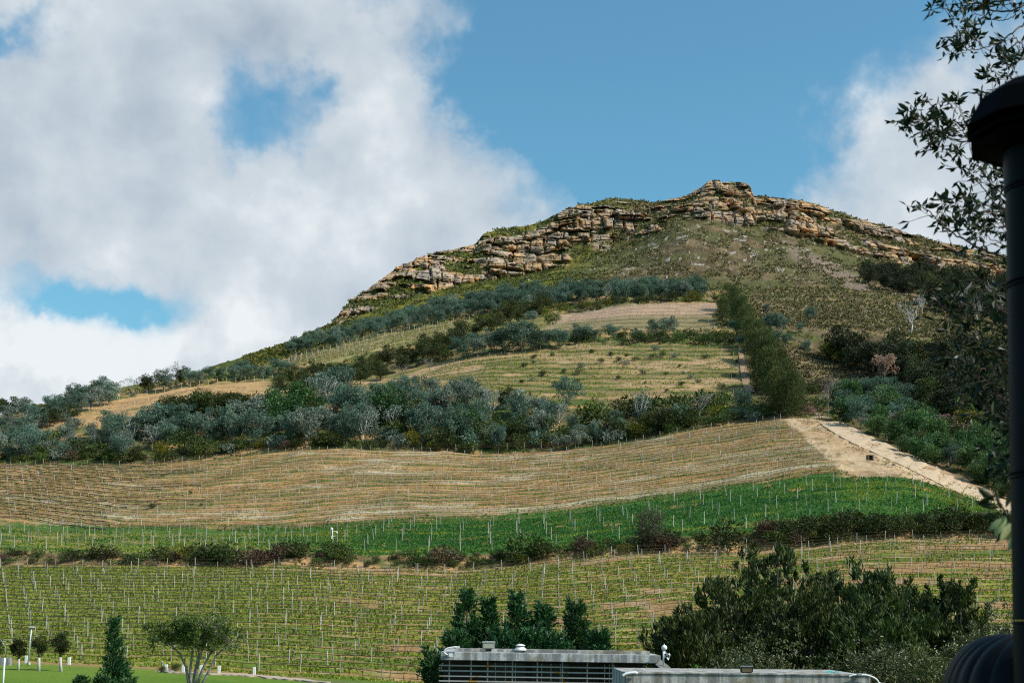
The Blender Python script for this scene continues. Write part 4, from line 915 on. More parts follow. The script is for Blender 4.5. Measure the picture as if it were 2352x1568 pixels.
# ------------------------------------------------------------------ grass, weeds and scrub: cover nobody could count
M_gl = foliage('weed_grass', (.095, .165, .020), (.18, .245, .030), (.34, .33, .045), .7, .25, .15, .0)
M_gg = foliage('green_grass', (.014, .080, .015), (.032, .125, .019), (.10, .215, .042), .7, .25, .15, .0)
M_st = foliage('straw_grass', (.13, .095, .05), (.23, .175, .095), (.36, .29, .18), .8, .12, .1, .0)
M_gm = foliage('mid_green_grass', (.030, .105, .018), (.068, .165, .028), (.16, .26, .055), .7, .25, .15, .0)
M_gd = foliage('dry_grass', (.32, .19, .08), (.45, .29, .13), (.60, .45, .25), .8, .15, .15, .0)
M_sc = foliage('scrub_leaves', (.050, .046, .016), (.110, .094, .032), (.20, .16, .07), .7, .1, .2, .0)
def tufts(name, label, segk, mats, n, ulo, uhi, tlo, thi, keep, hh, ww, per=2, pick_m=None, seed=1):
    rng = np.random.default_rng(seed); u = rng.uniform(ulo, uhi, n); t = rng.uniform(tlo, thi, n); m_ = keep(u, t, rng); u, t = u[m_], t[m_]
    P = gs(u, sidx[segk] + t); mi = pick_m(u, t, rng) if pick_m else np.zeros(len(u), int); g = Geo()
    for k in range(len(mats)):
        Q = P[mi == k]
        if not len(Q): continue
        Q = np.repeat(Q, per, 0) + np.concatenate([rng.normal(0, ww * .6, (len(Q) * per, 2)), np.full((len(Q) * per, 1), -.03)], 1); d = rdir(rng, len(Q), 1.0)
        g.leaves(Q, d, hh * (.6 + .8 * rng.random(len(Q))), ww * (.6 + .8 * rng.random(len(Q))), rng, .1, mi=k)
    return mobj(name, g.mesh(name, mats), kind='stuff', label=label)
def kb(u, t, rng):
    p = tl(t, u) * 24; kr = np.floor(p); w_ = p - kr; x = (u - 1176) / F * 190
    q = fbm(x / 9 + kr * 3.7, kr * 1.31, 3, 61) + .22 * sst(900, 200, u) - .10 * sst(1300, 2000, u)
    return (w_ > .16) & (w_ < .97) & (q > .27 + .16 * rng.random(len(u)))
tufts('weeds', 'weeds and yellowing grass between the rows of the lower vineyard', 'B', [M_gl], 64000, -60, 2420, .0, .985, kb, .30, .25, 2, None, 3)
tufts('grass', 'dark green grass of the field above the hedge', 'D', [M_gg, M_gm, M_gl], 38000, -50, 2300, .0, .99, lambda u, t, r: r.random(len(u)) < 1 - .55 * sst(900, 300, u), .38, .24, 2, lambda u, t, r: (lambda z: (z > .60).astype(int) + (z > .76).astype(int))(fbm(u / 110, t * 13, 3, 5) + .10 * r.random(len(u)) + .20 * sst(950, 450, u) + .20 * sst(1850, 2080, u) * sst(.2, .6, t)), 4)
def ke(u, t, rng):
    p = tb(t, u) * 20; w_ = p - np.floor(p); return (u < EDGE_SB(t) + 6 * rng.normal(size=len(u))) & (((w_ > .60) & (fbm(u / 30 + np.floor(p) * 4.1, np.floor(p) * 1.7, 3, 71) > .33)) | (rng.random(len(u)) < .05))
def pe(u, t, rng):
    p = tb(t, u) * 20; w_ = p - np.floor(p); return np.where((w_ > .58) & (rng.random(len(u)) < .85), 1, 0)
tufts('dry_grass', 'dry and green grass strips between the rows of the brown vineyard', 'E', [M_gd, M_gl], 66000, -50, 1960, .0, .99, ke, .26, .24, 2, pe, 5)
tufts('field_edge_grass', 'ragged green grass along the lower edge of the brown vineyard', 'E', [M_gg, M_gl], 5200, 500, 1950, 0, .14, lambda u, t, r: t < .02 + .12 * fbm(u / 22, t * 3, 3, 55) * r.random(len(u)), .36, .24, 2, lambda u, t, r: (r.random(len(u)) < .3).astype(int), 61)
tufts('terrace_grass', 'grass strips on the middle terraces', 'G', [M_gl, M_gd], 20000, 800, 1720, 0, 1, lambda u, t, r: ((tgf(t, u) * 11) % 1 > .3) & (fbm(u / 34, t * 8, 3, 135) + .10 * r.random(len(u)) > .46) & (u > 800 + 270 * t), .34, .40, 2, lambda u, t, r: (r.random(len(u)) < .06).astype(int), 6)
tufts('strip_grass', 'pale grass in the narrow left strip', 'I', [M_gl, M_gd], 6000, 640, 1080, 0, 1, lambda u, t, r: (t * 7) % 1 > .3, .4, .45, 2, lambda u, t, r: (r.random(len(u)) < .45).astype(int), 7)
for segk, n, nm, lb, (a_, b_), sz in (('F', 5200, 'undergrowth', 'undergrowth below the lowest belt of trees', (-60, 2400), .7), ('H', 2600, 'undergrowth', 'undergrowth between the terraces', (200, 2400), .9), ('J', 2200, 'undergrowth', 'undergrowth of the upper belt', (560, 2400), 1.0),
                                  ('C', 1600, 'undergrowth', 'brambles on the bank below the green field', (-60, 2400), .42)):
    tufts(nm, lb, segk, [M_sc, M_gl], n, a_, b_, 0, 1, lambda u, t, r: fbm(u / 26, t * 4, 3, 7) > .42, sz, sz * .5, 5, lambda u, t, r: (r.random(len(u)) < .25).astype(int), 8 + n)
tufts('scrub', 'low scrub on the slope to the right of the terraces', 'G', [M_sc, M_st], 5200, 1730, 2400, 0, 1, lambda u, t, r: r.random(len(u)) < .9, .9, .5, 5, lambda u, t, r: (r.random(len(u)) < .3).astype(int), 31)
tufts('scrub', 'low scrub right of the pink top terrace', 'I', [M_sc, M_st], 4200, 1650, 2400, 0, 1, lambda u, t, r: r.random(len(u)) < .9, 1.0, .55, 5, lambda u, t, r: (r.random(len(u)) < .3).astype(int), 32)
M_fy = foliage('fynbos_leaves', (.035, .048, .010), (.085, .095, .016), (.20, .19, .025), .7, .1, .2, .0)
tufts('scrub', 'low scrub covering the slope under the cliffs', 'K', [M_sc, M_fy, M_st], 30000, 560, 2420, 0, 1, lambda u, t, r: r.random(len(u)) < 1.25 * sst(.40, .62, fbm(u / 26, t * 12, 4, 41)), .85, .75, 4, lambda u, t, r: np.where(r.random(len(u)) < .75 * sst(1500, 1250, u), 1, np.where(r.random(len(u)) < .3, 2, 0)), 33)
def kc(u, t, rng):
    c = np.clip(np.interp(u, cols, np.arange(NC)), 0, NC - 1).astype(int); r = np.clip(np.interp(sidx['L'] + t, rows_s, np.arange(NR)), 0, NR - 1).astype(int)
    return (rockm[r, c] < .30) | (rng.random(len(u)) < .015)
tufts('scrub', 'bushes growing on the ledges between the cliffs', 'L', [M_sc, M_fy], 11000, 700, 2420, 0, 1.0, kc, 1.15, .8, 4, lambda u, t, r: (r.random(len(u)) < .25 + .4 * sst(1300, 1000, u)).astype(int), 34)

# ------------------------------------------------------------------ loose rock: blocks standing out of the cliffs
import bmesh
def rock_mat():
    m, n, b = mat('sandstone'); t = n.node('ShaderNodeTexCoord'); oi = n.node('ShaderNodeObjectInfo'); ge = n.node('ShaderNodeNewGeometry')
    nz = n.noise(ge.outputs['Position'], .30, 6, .62); mp_ = n.node('ShaderNodeMapping'); n.l.new(ge.outputs['Position'], mp_.inputs[0]); mp_.inputs['Scale'].default_value = (1.1, 1.1, .14)
    st_ = n.noise(mp_.outputs[0], .55, 5, .6)
    c = n.ramp(n.m('ADD', n.m('MULTIPLY', oi.outputs['Random'], .55), n.m('MULTIPLY', nz.outputs['Fac'], .55)), [(.25, (.31, .245, .19)), (.5, (.40, .32, .24)), (.68, (.44, .315, .20)), (.85, (.47, .27, .12))])
    c = n.mix(n.mr(st_.outputs['Fac'], .54, .70), c, (.15, .135, .125))
    n.l.new(c, b.inputs['Base Color']); b.inputs['Roughness'].default_value = .92; b.inputs['Specular IOR Level'].default_value = .15
    bp = n.node('ShaderNodeBump'); bp.inputs['Strength'].default_value = .7; bp.inputs['Distance'].default_value = .5; n.l.new(nz.outputs['Fac'], bp.inputs['Height']); n.l.new(bp.outputs[0], b.inputs['Normal'])
    return m
M_rock = rock_mat()
def rock_mesh(seed):
    rng = np.random.default_rng(seed); bm = bmesh.new(); s = np.array([1, .8, .75])
    for i in range(8):
        c = np.array([(i & 1) * 2 - 1, (i >> 1 & 1) * 2 - 1, (i >> 2 & 1) * 2 - 1]) * .5
        for _ in range(3): bm.verts.new(c * s * (.80 + .26 * rng.random(3)))
    bmesh.ops.convex_hull(bm, input=bm.verts); me = bpy.data.meshes.new('rock_block'); bm.to_mesh(me); bm.free(); me.materials.append(M_rock); return me
ROCKS = [rock_mesh(i) for i in range(10)]
rr_ = np.random.default_rng(9); nrock = 0; joined = Geo()
RV = [(np.array([v.co[:] for v in m_.vertices]), [tuple(p.vertices) for p in m_.polygons]) for m_ in ROCKS]
def add_rock(u, s, size, single):
    global nrock
    P = gs(u, s)[0]; k = int(rr_.integers(10)); rz = rr_.random() * .9 - .45; sc_ = np.array([size * (.8 + .6 * rr_.random()), size * .9, size * (.6 + .5 * rr_.random())])
    if single:
        c = mobj('rock_block', ROCKS[k], mtn_o, P + np.array([0, .55 * size, .0])); c.rotation_euler = (rr_.normal() * .08, rr_.normal() * .08, rz); c.scale = sc_; nrock += 1
    else:
        V, Fc = RV[k]; Rm = np.array(Matrix.Rotation(rz + rr_.random() * 3, 3, 'Z')); joined.add(V * sc_ @ Rm.T + P + np.array([0, 0, .1 * size]), [np.array([f for f in Fc if len(f) == q]) for q in (3, 4) if any(len(f) == q for f in Fc)])
tries = 0
while nrock < 170 and tries < 9000:
    tries += 1; u = rr_.uniform(775, 2330) if rr_.random() < .7 else rr_.uniform(1560, 1830); t = rr_.random() ** 1.1
    c = int(np.interp(u, cols, np.arange(NC))); r = int(np.interp(sidx['L'] + t, rows_s, np.arange(NR)))
    if rockm[r, c] > .7 and t < .9: add_rock(u, sidx['L'] + t, rr_.uniform(1.6, 3.2), True)
for _ in range(1300):
    u = rr_.uniform(1180, 2330); t = rr_.random()
    if fbm(np.array([u / 40]), np.array([t * 6]), 3, 98)[0] > .42: add_rock(u, sidx['K'] + t, rr_.uniform(.4, .9) * (2.4 if rr_.random() < .07 else 1), False)
for _ in range(520): add_rock(rr_.uniform(1740, 2330), sidx['I'] + rr_.random() * 2, rr_.uniform(.35, .9) * (2 if rr_.random() < .06 else 1), False)
for _ in range(420): add_rock(rr_.uniform(780, 2330), sidx['L'] + rr_.random(), rr_.uniform(.7, 1.7), False)
tufts('scrub', 'low scrub between the stones on the right-hand slope', 'J', [M_sc, M_st, M_fy], 3000, 1740, 2420, 0, 1, lambda u, t, r: r.random(len(u)) < .9, .8, .7, 4, lambda u, t, r: r.integers(0, 3, len(u)), 36)
mobj('loose_stones', joined.mesh('loose_stones', M_rock), mtn_o, kind='stuff')

joined = Geo()
for _ in range(260):
    k = rr_.random() * 7; i = int(k); f = k - i; uu, vv = rd_u[i] * (1 - f) + rd_u[min(i + 1, 7)] * f, rd_v[i] * (1 - f) + rd_v[min(i + 1, 7)] * f
    sd = rr_.choice([-1, 1]); off = rr_.uniform(14, 34) if sd < 0 else rr_.uniform(10, 16); s_, _q = sgrid(uu + sd * off, vv + (4 if sd < 0 else -6) + rr_.normal() * 3)
    add_rock(uu + sd * off, s_, rr_.uniform(.15, .5), False)
mobj('verge_stones', joined.mesh('verge_stones', M_rock), kind='stuff', label='stones and clods along the verges of the dirt road')
vg = np.random.default_rng(31); g = Geo()
for _ in range(420):
    k = vg.random() * 7; i = int(k); f = k - i; uu, vv = rd_u[i] * (1 - f) + rd_u[min(i + 1, 7)] * f, rd_v[i] * (1 - f) + rd_v[min(i + 1, 7)] * f
    P = ground(uu - vg.uniform(18, 60) if vg.random() < .6 else uu + vg.uniform(12, 20), vv + vg.normal() * 5); n = 8
    g.leaves(np.array(P)[None] + vg.normal(0, .18, (n, 3)) * np.array([1, 1, .1]), rdir(vg, n, 1.0), .25 + .3 * vg.random(n), .12, vg, .1, mi=int(vg.random() < .4))
mobj('verge_weeds', g.mesh('verge_weeds', [M_gd, M_gl]), kind='stuff', label='dry weeds along the verges of the dirt road')

# ------------------------------------------------------------------ buildings at the bottom of the view
def concrete(name, base, streak=.6):
    m, n, b = mat(name); t = n.node('ShaderNodeTexCoord'); O = t.outputs['Object']
    mp_ = n.node('ShaderNodeMapping'); n.l.new(O, mp_.inputs[0]); mp_.inputs['Scale'].default_value = (2.6, 2.6, .12)
    st_ = n.noise(mp_.outputs[0], 1.0, 5, .6); fine = n.noise(O, 14, 5, .65); bl = n.noise(O, 1.6, 3, .5)
    c = n.mix(n.mr(st_.outputs['Fac'], .42, .60), tuple(q * .42 for q in base), base)
    c = n.mix(n.m('MULTIPLY', n.mr(bl.outputs['Fac'], .52, .68), .6), c, (.20, .17, .09))
    c = n.mix(1.0, c, n.ramp(fine.outputs['Fac'], [(.3, (.72, .72, .72)), (.7, (1.2, 1.2, 1.2))]), 'MULTIPLY')
    n.l.new(c, b.inputs['Base Color']); b.inputs['Roughness'].default_value = .92; b.inputs['Specular IOR Level'].default_value = .15
    bp = n.node('ShaderNodeBump'); bp.inputs['Strength'].default_value = .4; bp.inputs['Distance'].default_value = .02; n.l.new(fine.outputs['Fac'], bp.inputs['Height']); n.l.new(bp.outputs[0], b.inputs['Normal'])
    return m
M_con = concrete('weathered_concrete', (.56, .56, .56)); M_con2 = concrete('aged_concrete', (.50, .48, .45))
M_conc_dark = plain('wall_paint_with_shade', (.028, .025, .023), .8, var=.2, scale=1.5)  # near-black: the under-roof shade is put into the wall colour
M_white = plain('white_paint', (.78, .78, .76), .5, var=.06, scale=8)
M_plastic = plain('white_plastic', (.80, .79, .78), .35, var=.04, scale=8, spec=.5)
M_blackm = plain('black_metal', (.012, .012, .014), .42, var=.4, scale=3, spec=.4)
M_galv = plain('galvanised_steel', (.42, .45, .46), .45, metal=.4, var=.15, scale=4)
M_grey = plain('grey_lamp_housing', (.33, .33, .30), .5, var=.1, scale=8)
def rail_mat():
    m, n, b = mat('lichened_rail'); t = n.node('ShaderNodeTexCoord'); g_ = n.node('ShaderNodeNewGeometry')
    nz = n.noise(g_.outputs['Position'], 2.1, 4, .6); f = n.noise(g_.outputs['Position'], 18, 4, .6)
    c = n.mix(f.outputs['Fac'], (.26, .25, .23), (.46, .45, .42)); c = n.mix(n.mr(nz.outputs['Fac'], .60, .66), c, (.42, .22, .02))
    n.l.new(c, b.inputs['Base Color']); b.inputs['Roughness'].default_value = .9; return m
M_rail = rail_mat()
m_, n_, b_ = mat('dark_window_glass'); b_.inputs['Base Color'].default_value = (.02, .022, .024, 1); b_.inputs['Roughness'].default_value = .12; M_glass = m_
YB = 50.0; px = YB / F
def bevel_box(c, size, bv=.012, rot=None):
    bm = bmesh.new(); bmesh.ops.create_cube(bm, size=1.0)
    for v in bm.verts: v.co = Vector((v.co.x * size[0], v.co.y * size[1], v.co.z * size[2]))
    bmesh.ops.bevel(bm, geom=bm.edges[:], offset=bv, segments=2, affect='EDGES', clamp_overlap=True)
    if rot is not None: bmesh.ops.rotate(bm, verts=bm.verts, cent=(0, 0, 0), matrix=rot)
    bmesh.ops.translate(bm, verts=bm.verts, vec=c); return bm
def bobj(name, bm, material, parent=None, **props):
    me = bpy.data.meshes.new(name); bm.to_mesh(me); bm.free(); me.materials.append(material); return mobj(name, me, parent, **props)
A0 = at(1012, 1496, YB); wF = 503 * px; tilt = math.atan2(8, 503)
bld = thing('flat_roofed_building', 'low concrete building with a stained flat roof edge and horizontal louvre rails', 'building', A0)
bld.rotation_euler = (0, tilt, 0); gzb = -A0.z + .05
bobj('roof_slab', bevel_box((wF / 2, 3.5, -.14), (wF, 7.0, .28)), M_con, bld)
bobj('roof_upstand', bevel_box((wF / 2 + .10, 1.25, .055), (wF - .75, .5, .125)), M_con2, bld)
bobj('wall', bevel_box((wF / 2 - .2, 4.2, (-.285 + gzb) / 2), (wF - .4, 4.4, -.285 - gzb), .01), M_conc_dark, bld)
for k, (x0, x1) in enumerate([(1.55, 3.0), (3.25, 4.6), (5.7, 6.4)]):
    wdw = bobj('window', bevel_box(((x0 + x1) / 2, 1.985, -1.5), (x1 - x0, .05, 2.2), .008), M_glass, bld)
    for q in range(1, 4): bobj('mullion', bevel_box((x0 + (x1 - x0) * q / 4, 1.94, -1.5), (.035, .04, 2.2), .004), M_galv, wdw)
for x_ in (1032, 1082, 1120, 1177, 1234, 1292, 1349, 1407):
    xl = (x_ - 1012) * px; bobj('louvre_post', bevel_box((xl, .32, -.285 - 2.45), (.05, .06, 4.9), .006), M_rail, bld)
for k, (v_, ur) in enumerate([(1527, 1441), (1539, 1470), (1551, 1470), (1562.5, 1470), (1574, 1470), (1586, 1470), (1598, 1470), (1610, 1470)]):
    L = (ur - 1008) * px; bobj('louvre_rail', bevel_box((L / 2 - .06, .255, (1496 - v_) * px), (L, .065, .05), .006), M_rail, bld)
g = Geo(); s0 = Vector(((1508 - 1012) * px, .1, -.22)); s1 = Vector(((1606 - 1012) * px, .1, -1.42)); dd_ = (s1 - s0); L = dd_.length
bobj('slanting_strut', bevel_box((s0 + s1) / 2, (L, .30, .26), .012, Matrix.Rotation(-math.atan2(dd_.z, dd_.x), 3, 'Y')), M_con2, bld)
annex_o = at(1436, 1545, 40.0); px2 = 40.0 / F; wA = 560 * px2
annex = thing('concrete_annexe', 'nearer low concrete wall-like roof edge at the bottom right of the louvred building', 'building', annex_o); annex.rotation_euler = (0, math.atan2(5.5, 560), 0)
bobj('roof_slab', bevel_box((wA / 2, 2.5, -.35), (wA, 5.0, .70), .02), M_con2, annex)
bobj('coping', bevel_box((wA / 2, .27, .012), (wA + .03, .60, .05), .01), M_con2, annex)
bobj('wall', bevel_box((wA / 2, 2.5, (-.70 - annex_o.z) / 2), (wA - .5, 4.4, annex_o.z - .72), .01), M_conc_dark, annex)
def floodlight(u, v, wpx, hpx, Y, label, face, lit):
    p = Y / F; P = at(u + wpx / 2, v + hpx, Y) + Vector((0, .12, 0)); w_, h_ = wpx * p, hpx * p
    o = thing('floodlight', label, 'floodlight', P)
    Rm = Matrix.Rotation(R(14), 3, 'X')
    bobj('housing', bevel_box((0, .04, h_ * .56), (w_, .16, h_ * .86), .02, None), M_blackm if not lit else M_grey, o)
    bobj('rim', bevel_box((0, .03, h_ * .97), (w_ * 1.04, .22, h_ * .10), .01), M_white if lit else M_galv, o)
    bobj('lamp_glass', bevel_box((-w_ * .03, -.045, h_ * .56), (w_ * .82, .02, h_ * .66), .008), face, o)
    bobj('bracket', bevel_box((0, .06, .0), (w_ * .5, .05, h_ * .3), .006), M_blackm, o); return o
m_, n_, b_ = mat('lamp_lens'); b_.inputs['Base Color'].default_value = (.42, .40, .32, 1); b_.inputs['Roughness'].default_value = .25; M_lens = m_
m_, n_, b_ = mat('amber_lens'); b_.inputs['Base Color'].default_value = (.13, .10, .06, 1); b_.inputs['Roughness'].default_value = .2; M_amber = m_
floodlight(1108, 1473, 28, 19, 50.2, 'grey floodlight with a pale rim on the roof of the louvred building', M_lens, True)
floodlight(1703, 1529, 28, 17.5, 40.0, 'black floodlight on the nearer concrete roof edge', M_amber, False)
# roof vent
P = at(1195, 1491, 51.0); vent = thing('roof_vent', 'white mushroom roof vent on the louvred building', 'vent', P); p = 51 / F
g = Geo(); g.lathe((0, 0, 0), [(14 * p, -.02), (14 * p, .02), (9 * p, 5.5 * p), (8 * p, 7 * p), (0, 7 * p)], 20); mobj('flare', g.mesh('flare', M_white, True), vent)
g = Geo(); g.lathe((0, 0, 0), [(6 * p, 6 * p), (6 * p, 9 * p)], 16); mobj('neck', g.mesh('neck', M_blackm, True), vent)
g = Geo(); g.lathe((0, 0, 0), [(0, 8.6 * p), (11 * p, 8.6 * p), (11.5 * p, 9.3 * p), (8 * p, 11.5 * p), (3 * p, 13 * p), (0, 13.3 * p)], 20); mobj('cap', g.mesh('cap', M_white, True), vent)
def pipe_run(name, label, cat, pts, rad, material, extra=None, smooth=True):
    o = thing(name, label, cat, pts[0]); P = np.array([np.array(q) - np.array(pts[0]) for q in pts]); 
    t = np.linspace(0, len(P) - 1, len(P) * 5); i = np.arange(len(P)); Q = np.stack([np.interp(t, i, P[:, k]) for k in range(3)], 1)
    kz = np.ones(5) / 5
    for k in range(3): Q[2:-2, k] = np.convolve(np.pad(Q[:, k], 2, mode='edge'), kz, 'valid')[2:-2]
    g = Geo(); g.tube(Q, rad, 8); mobj('hose', g.mesh('hose', material, True), o)
    if extra: extra(o)
    return o
cp = [at(u, v, 49.85) for u, v in [(1048, 1485), (1036, 1486), (1026, 1488), (1020, 1493), (1021, 1499), (1027, 1503), (1034, 1503.5)]]
def ex1(o):
    bobj('junction_box', bevel_box(tuple(at(1035, 1503.5, 49.8) - cp[0]), (.14, .10, .13), .012), M_plastic, o)
    bobj('clamp', bevel_box(tuple(at(1049, 1485, 49.9) - cp[0]), (.22, .1, .06), .01), M_plastic, o)
pipe_run('cable_conduit', 'white J-shaped cable hose with a small box on the left end of the roof edge', 'cable', cp, .028, M_plastic, ex1)
cp2 = [at(u, v, 39.9) for u, v in [(1430, 1551), (1436, 1547), (1446, 1544.5), (1460, 1543.5), (1464, 1546)]]
pipe_run('cable_conduit', 'white rag-like hose end lying over the left corner of the nearer roof edge', 'cable', cp2, .04, M_plastic)
cp3 = [at(u, v, 39.9) for u, v in [(1950, 1553), (1958, 1549), (1975, 1548), (1992, 1549.5), (2006, 1554), (2016, 1561), (2018, 1567), (2024, 1569), (2034, 1569.5)]]
def ex3(o): bobj('clamp', bevel_box(tuple(at(1974, 1547.5, 39.9) - cp3[0]), (.12, .1, .07), .01), M_galv, o)
pipe_run('cable_conduit', 'white cable arching off the right end of the nearer roof edge', 'cable', cp3, .022, M_plastic, ex3)
cp4 = [at(u, v, 49.5) for u, v in [(1544, 1540), (1546, 1535.5), (1549.5, 1536), (1551.5, 1541), (1552, 1547)]]
pipe_run('cable_conduit', 'small white cable loop behind the foot of the slanting strut', 'cable', cp4, .022, M_plastic)
# globe lamp on its pole with the white pennant
Pg = at(1524, 1527, 49.7); pg_ = 49.7 / F; gl = thing('globe_lamp', 'white globe lamp on a thin pole at the right end of the roof', 'lamp', Pg)
g = Geo(); g.tube([(0, 0, -.05), (0, 0, 34 * pg_)], .028, 8); mobj('pole', g.mesh('pole', M_white, True), gl)
an = np.linspace(-math.pi / 2, math.pi / 2, 14); rg = 6.6 * pg_
g = Geo(); g.lathe((.03, 0, 40 * pg_), [(max(.001, rg * math.cos(a)), rg * math.sin(a)) for a in an], 24); mobj('globe', g.mesh('globe', M_plastic, True), gl)
g = Geo(); g.tube([(.03, 0, 46 * pg_), (.03, 0, 49 * pg_)], .022, 8); mobj('finial', g.mesh('finial', M_galv, True), gl)
bobj('bracket', bevel_box((-.07, 0, .0), (.16, .06, .03), .005), M_galv, gl)
Pf = at(1525.5, 1495, 49.6); pen = thing('pennant', 'white heart-shaped cloth pennant with a dark curl tied under the globe lamp', 'flag', Pf)
out_ = [(0, 0), (3.2, .6), (6.5, -3), (8, -4.6), (12.6, -4.4), (14.2, -7.5), (12.6, -13), (11, -17), (9.5, -19.5), (6.5, -17), (2.5, -12.5), (-.5, -6.5), (-1, -3)]
rng_ = np.random.default_rng(3); c_ = np.array([6.4, -8.5]); ring = [np.array(out_)]
for q in (.72, .42): ring.append(c_ + (np.array(out_) - c_) * q)
V = np.concatenate([np.stack([r_[:, 0] * pg_, .03 * np.sin(r_[:, 0] * .7 + r_[:, 1] * .4), r_[:, 1] * pg_], 1) for r_ in ring] + [np.array([[c_[0] * pg_, .01, c_[1] * pg_]])])
n0 = len(out_); j = np.arange(n0); j2 = (j + 1) % n0
qd = np.concatenate([np.stack([k * n0 + j, (k + 1) * n0 + j, (k + 1) * n0 + j2, k * n0 + j2], 1) for k in range(2)])
g = Geo(); g.add(V, [qd, np.stack([2 * n0 + j, np.full(n0, 3 * n0), 2 * n0 + j2], 1)]); g.add(V + np.array([0, .012, 0]), [qd[:, ::-1], np.stack([2 * n0 + j2, np.full(n0, 3 * n0), 2 * n0 + j], 1)])
mobj('cloth', g.mesh('cloth', M_white, True), pen)
g = Geo(); g.tube([(q[0] * pg_, -.045, q[1] * pg_) for q in [(1.5, -5), (4.2, -8.2), (6.2, -11.2), (8.2, -12.6), (9.8, -10.6), (8.9, -7.4)]], .02, 5); mobj('curl_mark', g.mesh('curl_mark', M_blackm, True), pen)
# turquoise sheet behind the annexe
g = Geo(); rng_ = np.random.default_rng(8); nx, ny = 15, 6
Vx = np.array([[(i / (nx - 1) - .5) * .62, (j_ / (ny - 1) - .5) * .5, .11 * math.sin(math.pi * i / (nx - 1)) ** .6 * (1 - .5 * abs(j_ / 2.5 - 1)) + .02 * rng_.random() - (.05 if i in (8, 9) else 0)] for i in range(nx) for j_ in range(ny)])
ii = np.arange(nx - 1)[:, None] * ny; jj = np.arange(ny - 1)[None, :]
g.add(Vx, np.stack([ii + jj, ii + ny + jj, ii + ny + jj + 1, ii + jj + 1], -1).reshape(-1, 4)); g.add(Vx - np.array([0, 0, .03]), np.stack([ii + jj, ii + jj + 1, ii + ny + jj + 1, ii + ny + jj], -1).reshape(-1, 4))
M_turq = plain('turquoise_sheet', (.05, .42, .36), .5, var=.15, scale=5)
mobj('tarpaulin', g.mesh('tarpaulin', M_turq, True), None, at(1912, 1547.5, 42.5), label='small turquoise sheet lying behind the nearer roof edge', category='tarpaulin').scale = (.9, 1, 1)

# ------------------------------------------------------------------ lawn furniture at the lower left
def base(u, v): return ground(u, v)
def bollard(u, v, label):
    P = base(u, v); g = P.y / F; o = thing('bollard', label, 'bollard', P, group='white bollards along the lawn edge')
    bobj('shaft', bevel_box((0, 0, 9 * g - .1), (6.0 * g, 6.0 * g, 18 * g + .2), .012), M_white, o); bobj('foot', bevel_box((-.1, 0, .02), (12 * g, 9 * g, .08), .01), M_con2, o)
for u, v, lb in [(60.7, 1524, 'white bollard beside the tall white lamp post'), (159, 1528, 'white bollard right of the two small trees'), (382, 1542.5, 'white bollard in front of the low grey slab'), (421, 1543.5, 'white bollard right of the round dark bush'), (503, 1547.5, 'shadowed white bollard just right of the spreading tree'), (584, 1552, 'rightmost white bollard at the end of the pale path'), (462, 1545, 'white bollard half hidden by the trunks of the spreading tree')]: bollard(u, v, lb)
P = base(64, 1528); s_ = P.y / F; lp = thing('lamp_post', 'tall white leaning lamp post with a flat square head on the lawn', 'lamp post', P)
g = Geo(); g.tube([(0, 0, -.3), (3.2 * s_, 0, 44 * s_), (6.3 * s_, 0, 87 * s_)], [2.0 * s_, 1.8 * s_, 1.7 * s_], 8); mobj('pole', g.mesh('pole', M_galv, True), lp)
bobj('head', bevel_box((7.2 * s_, 0, 88 * s_), (10 * s_, 8 * s_, 2.4 * s_), .02), M_white, lp); bobj('control_box', bevel_box((4 * s_, -.05, 5 * s_), (4 * s_, 3 * s_, 6 * s_), .02), M_white, lp)
P = at(6, 1568, 100); P.z = gz(6, 100); s_ = 100 / F; up = thing('utility_mast', 'white mast with steel cross arms at the left edge of the lawn', 'mast', P)
hh = (at(9, 1510, 100).z - P.z)
g = Geo(); g.tube([(0, 0, -.2), (1.5 * s_, 0, hh * .5), (3.5 * s_, 0, hh)], 2.1 * s_, 8); mobj('pole', g.mesh('pole', M_white, True), up)
g = Geo(); g.tube([(3.4 * s_, 0, hh - .03), (5 * s_, 0, hh + 14 * s_), (4 * s_, 0, hh + 24 * s_), (-1 * s_, 0, hh + 33 * s_), (-8 * s_, 0, hh + 43 * s_)], .6 * s_, 6); g.tube([(-7 * s_, 0, hh + 37.5 * s_), (4.5 * s_, 0, hh + 37 * s_)], .6 * s_, 6); g.tube([(-1 * s_, 0, hh + 30.5 * s_), (9 * s_, 0, hh + 30 * s_)], .6 * s_, 6); mobj('cross_arm', g.mesh('cross_arm', M_galv, True), up)
P = base(6, 1527); s_ = P.y / F; bobj('low_wall', bevel_box((P.x, P.y, P.z + 7 * s_), (40 * s_, .5, 20 * s_), .02), M_con, label='low pale concrete wall at the left edge behind the lawn', category='wall')
P = base(384, 1543); s_ = P.y / F; bobj('stone_slab', bevel_box((P.x, P.y + .15, P.z + 2.4 * s_), (28 * s_, .5, 5.4 * s_), .02), M_con, label='low grey slab in front of the dark round bushes', category='slab')
P = base(373, 1533); s_ = P.y / F; orn = thing('garden_ornament', 'small mottled black and white ornament left of the round bush', 'ornament', P)
g = Geo(); g.lathe((0, 0, 0), [(0, 0), (2.2 * s_, 0), (2.0 * s_, 3 * s_), (1.0 * s_, 5 * s_), (1.7 * s_, 7 * s_), (2.2 * s_, 9 * s_), (1.4 * s_, 11 * s_), (0, 12 * s_)], 10); mobj('body', g.mesh('body', M_con, True), orn)
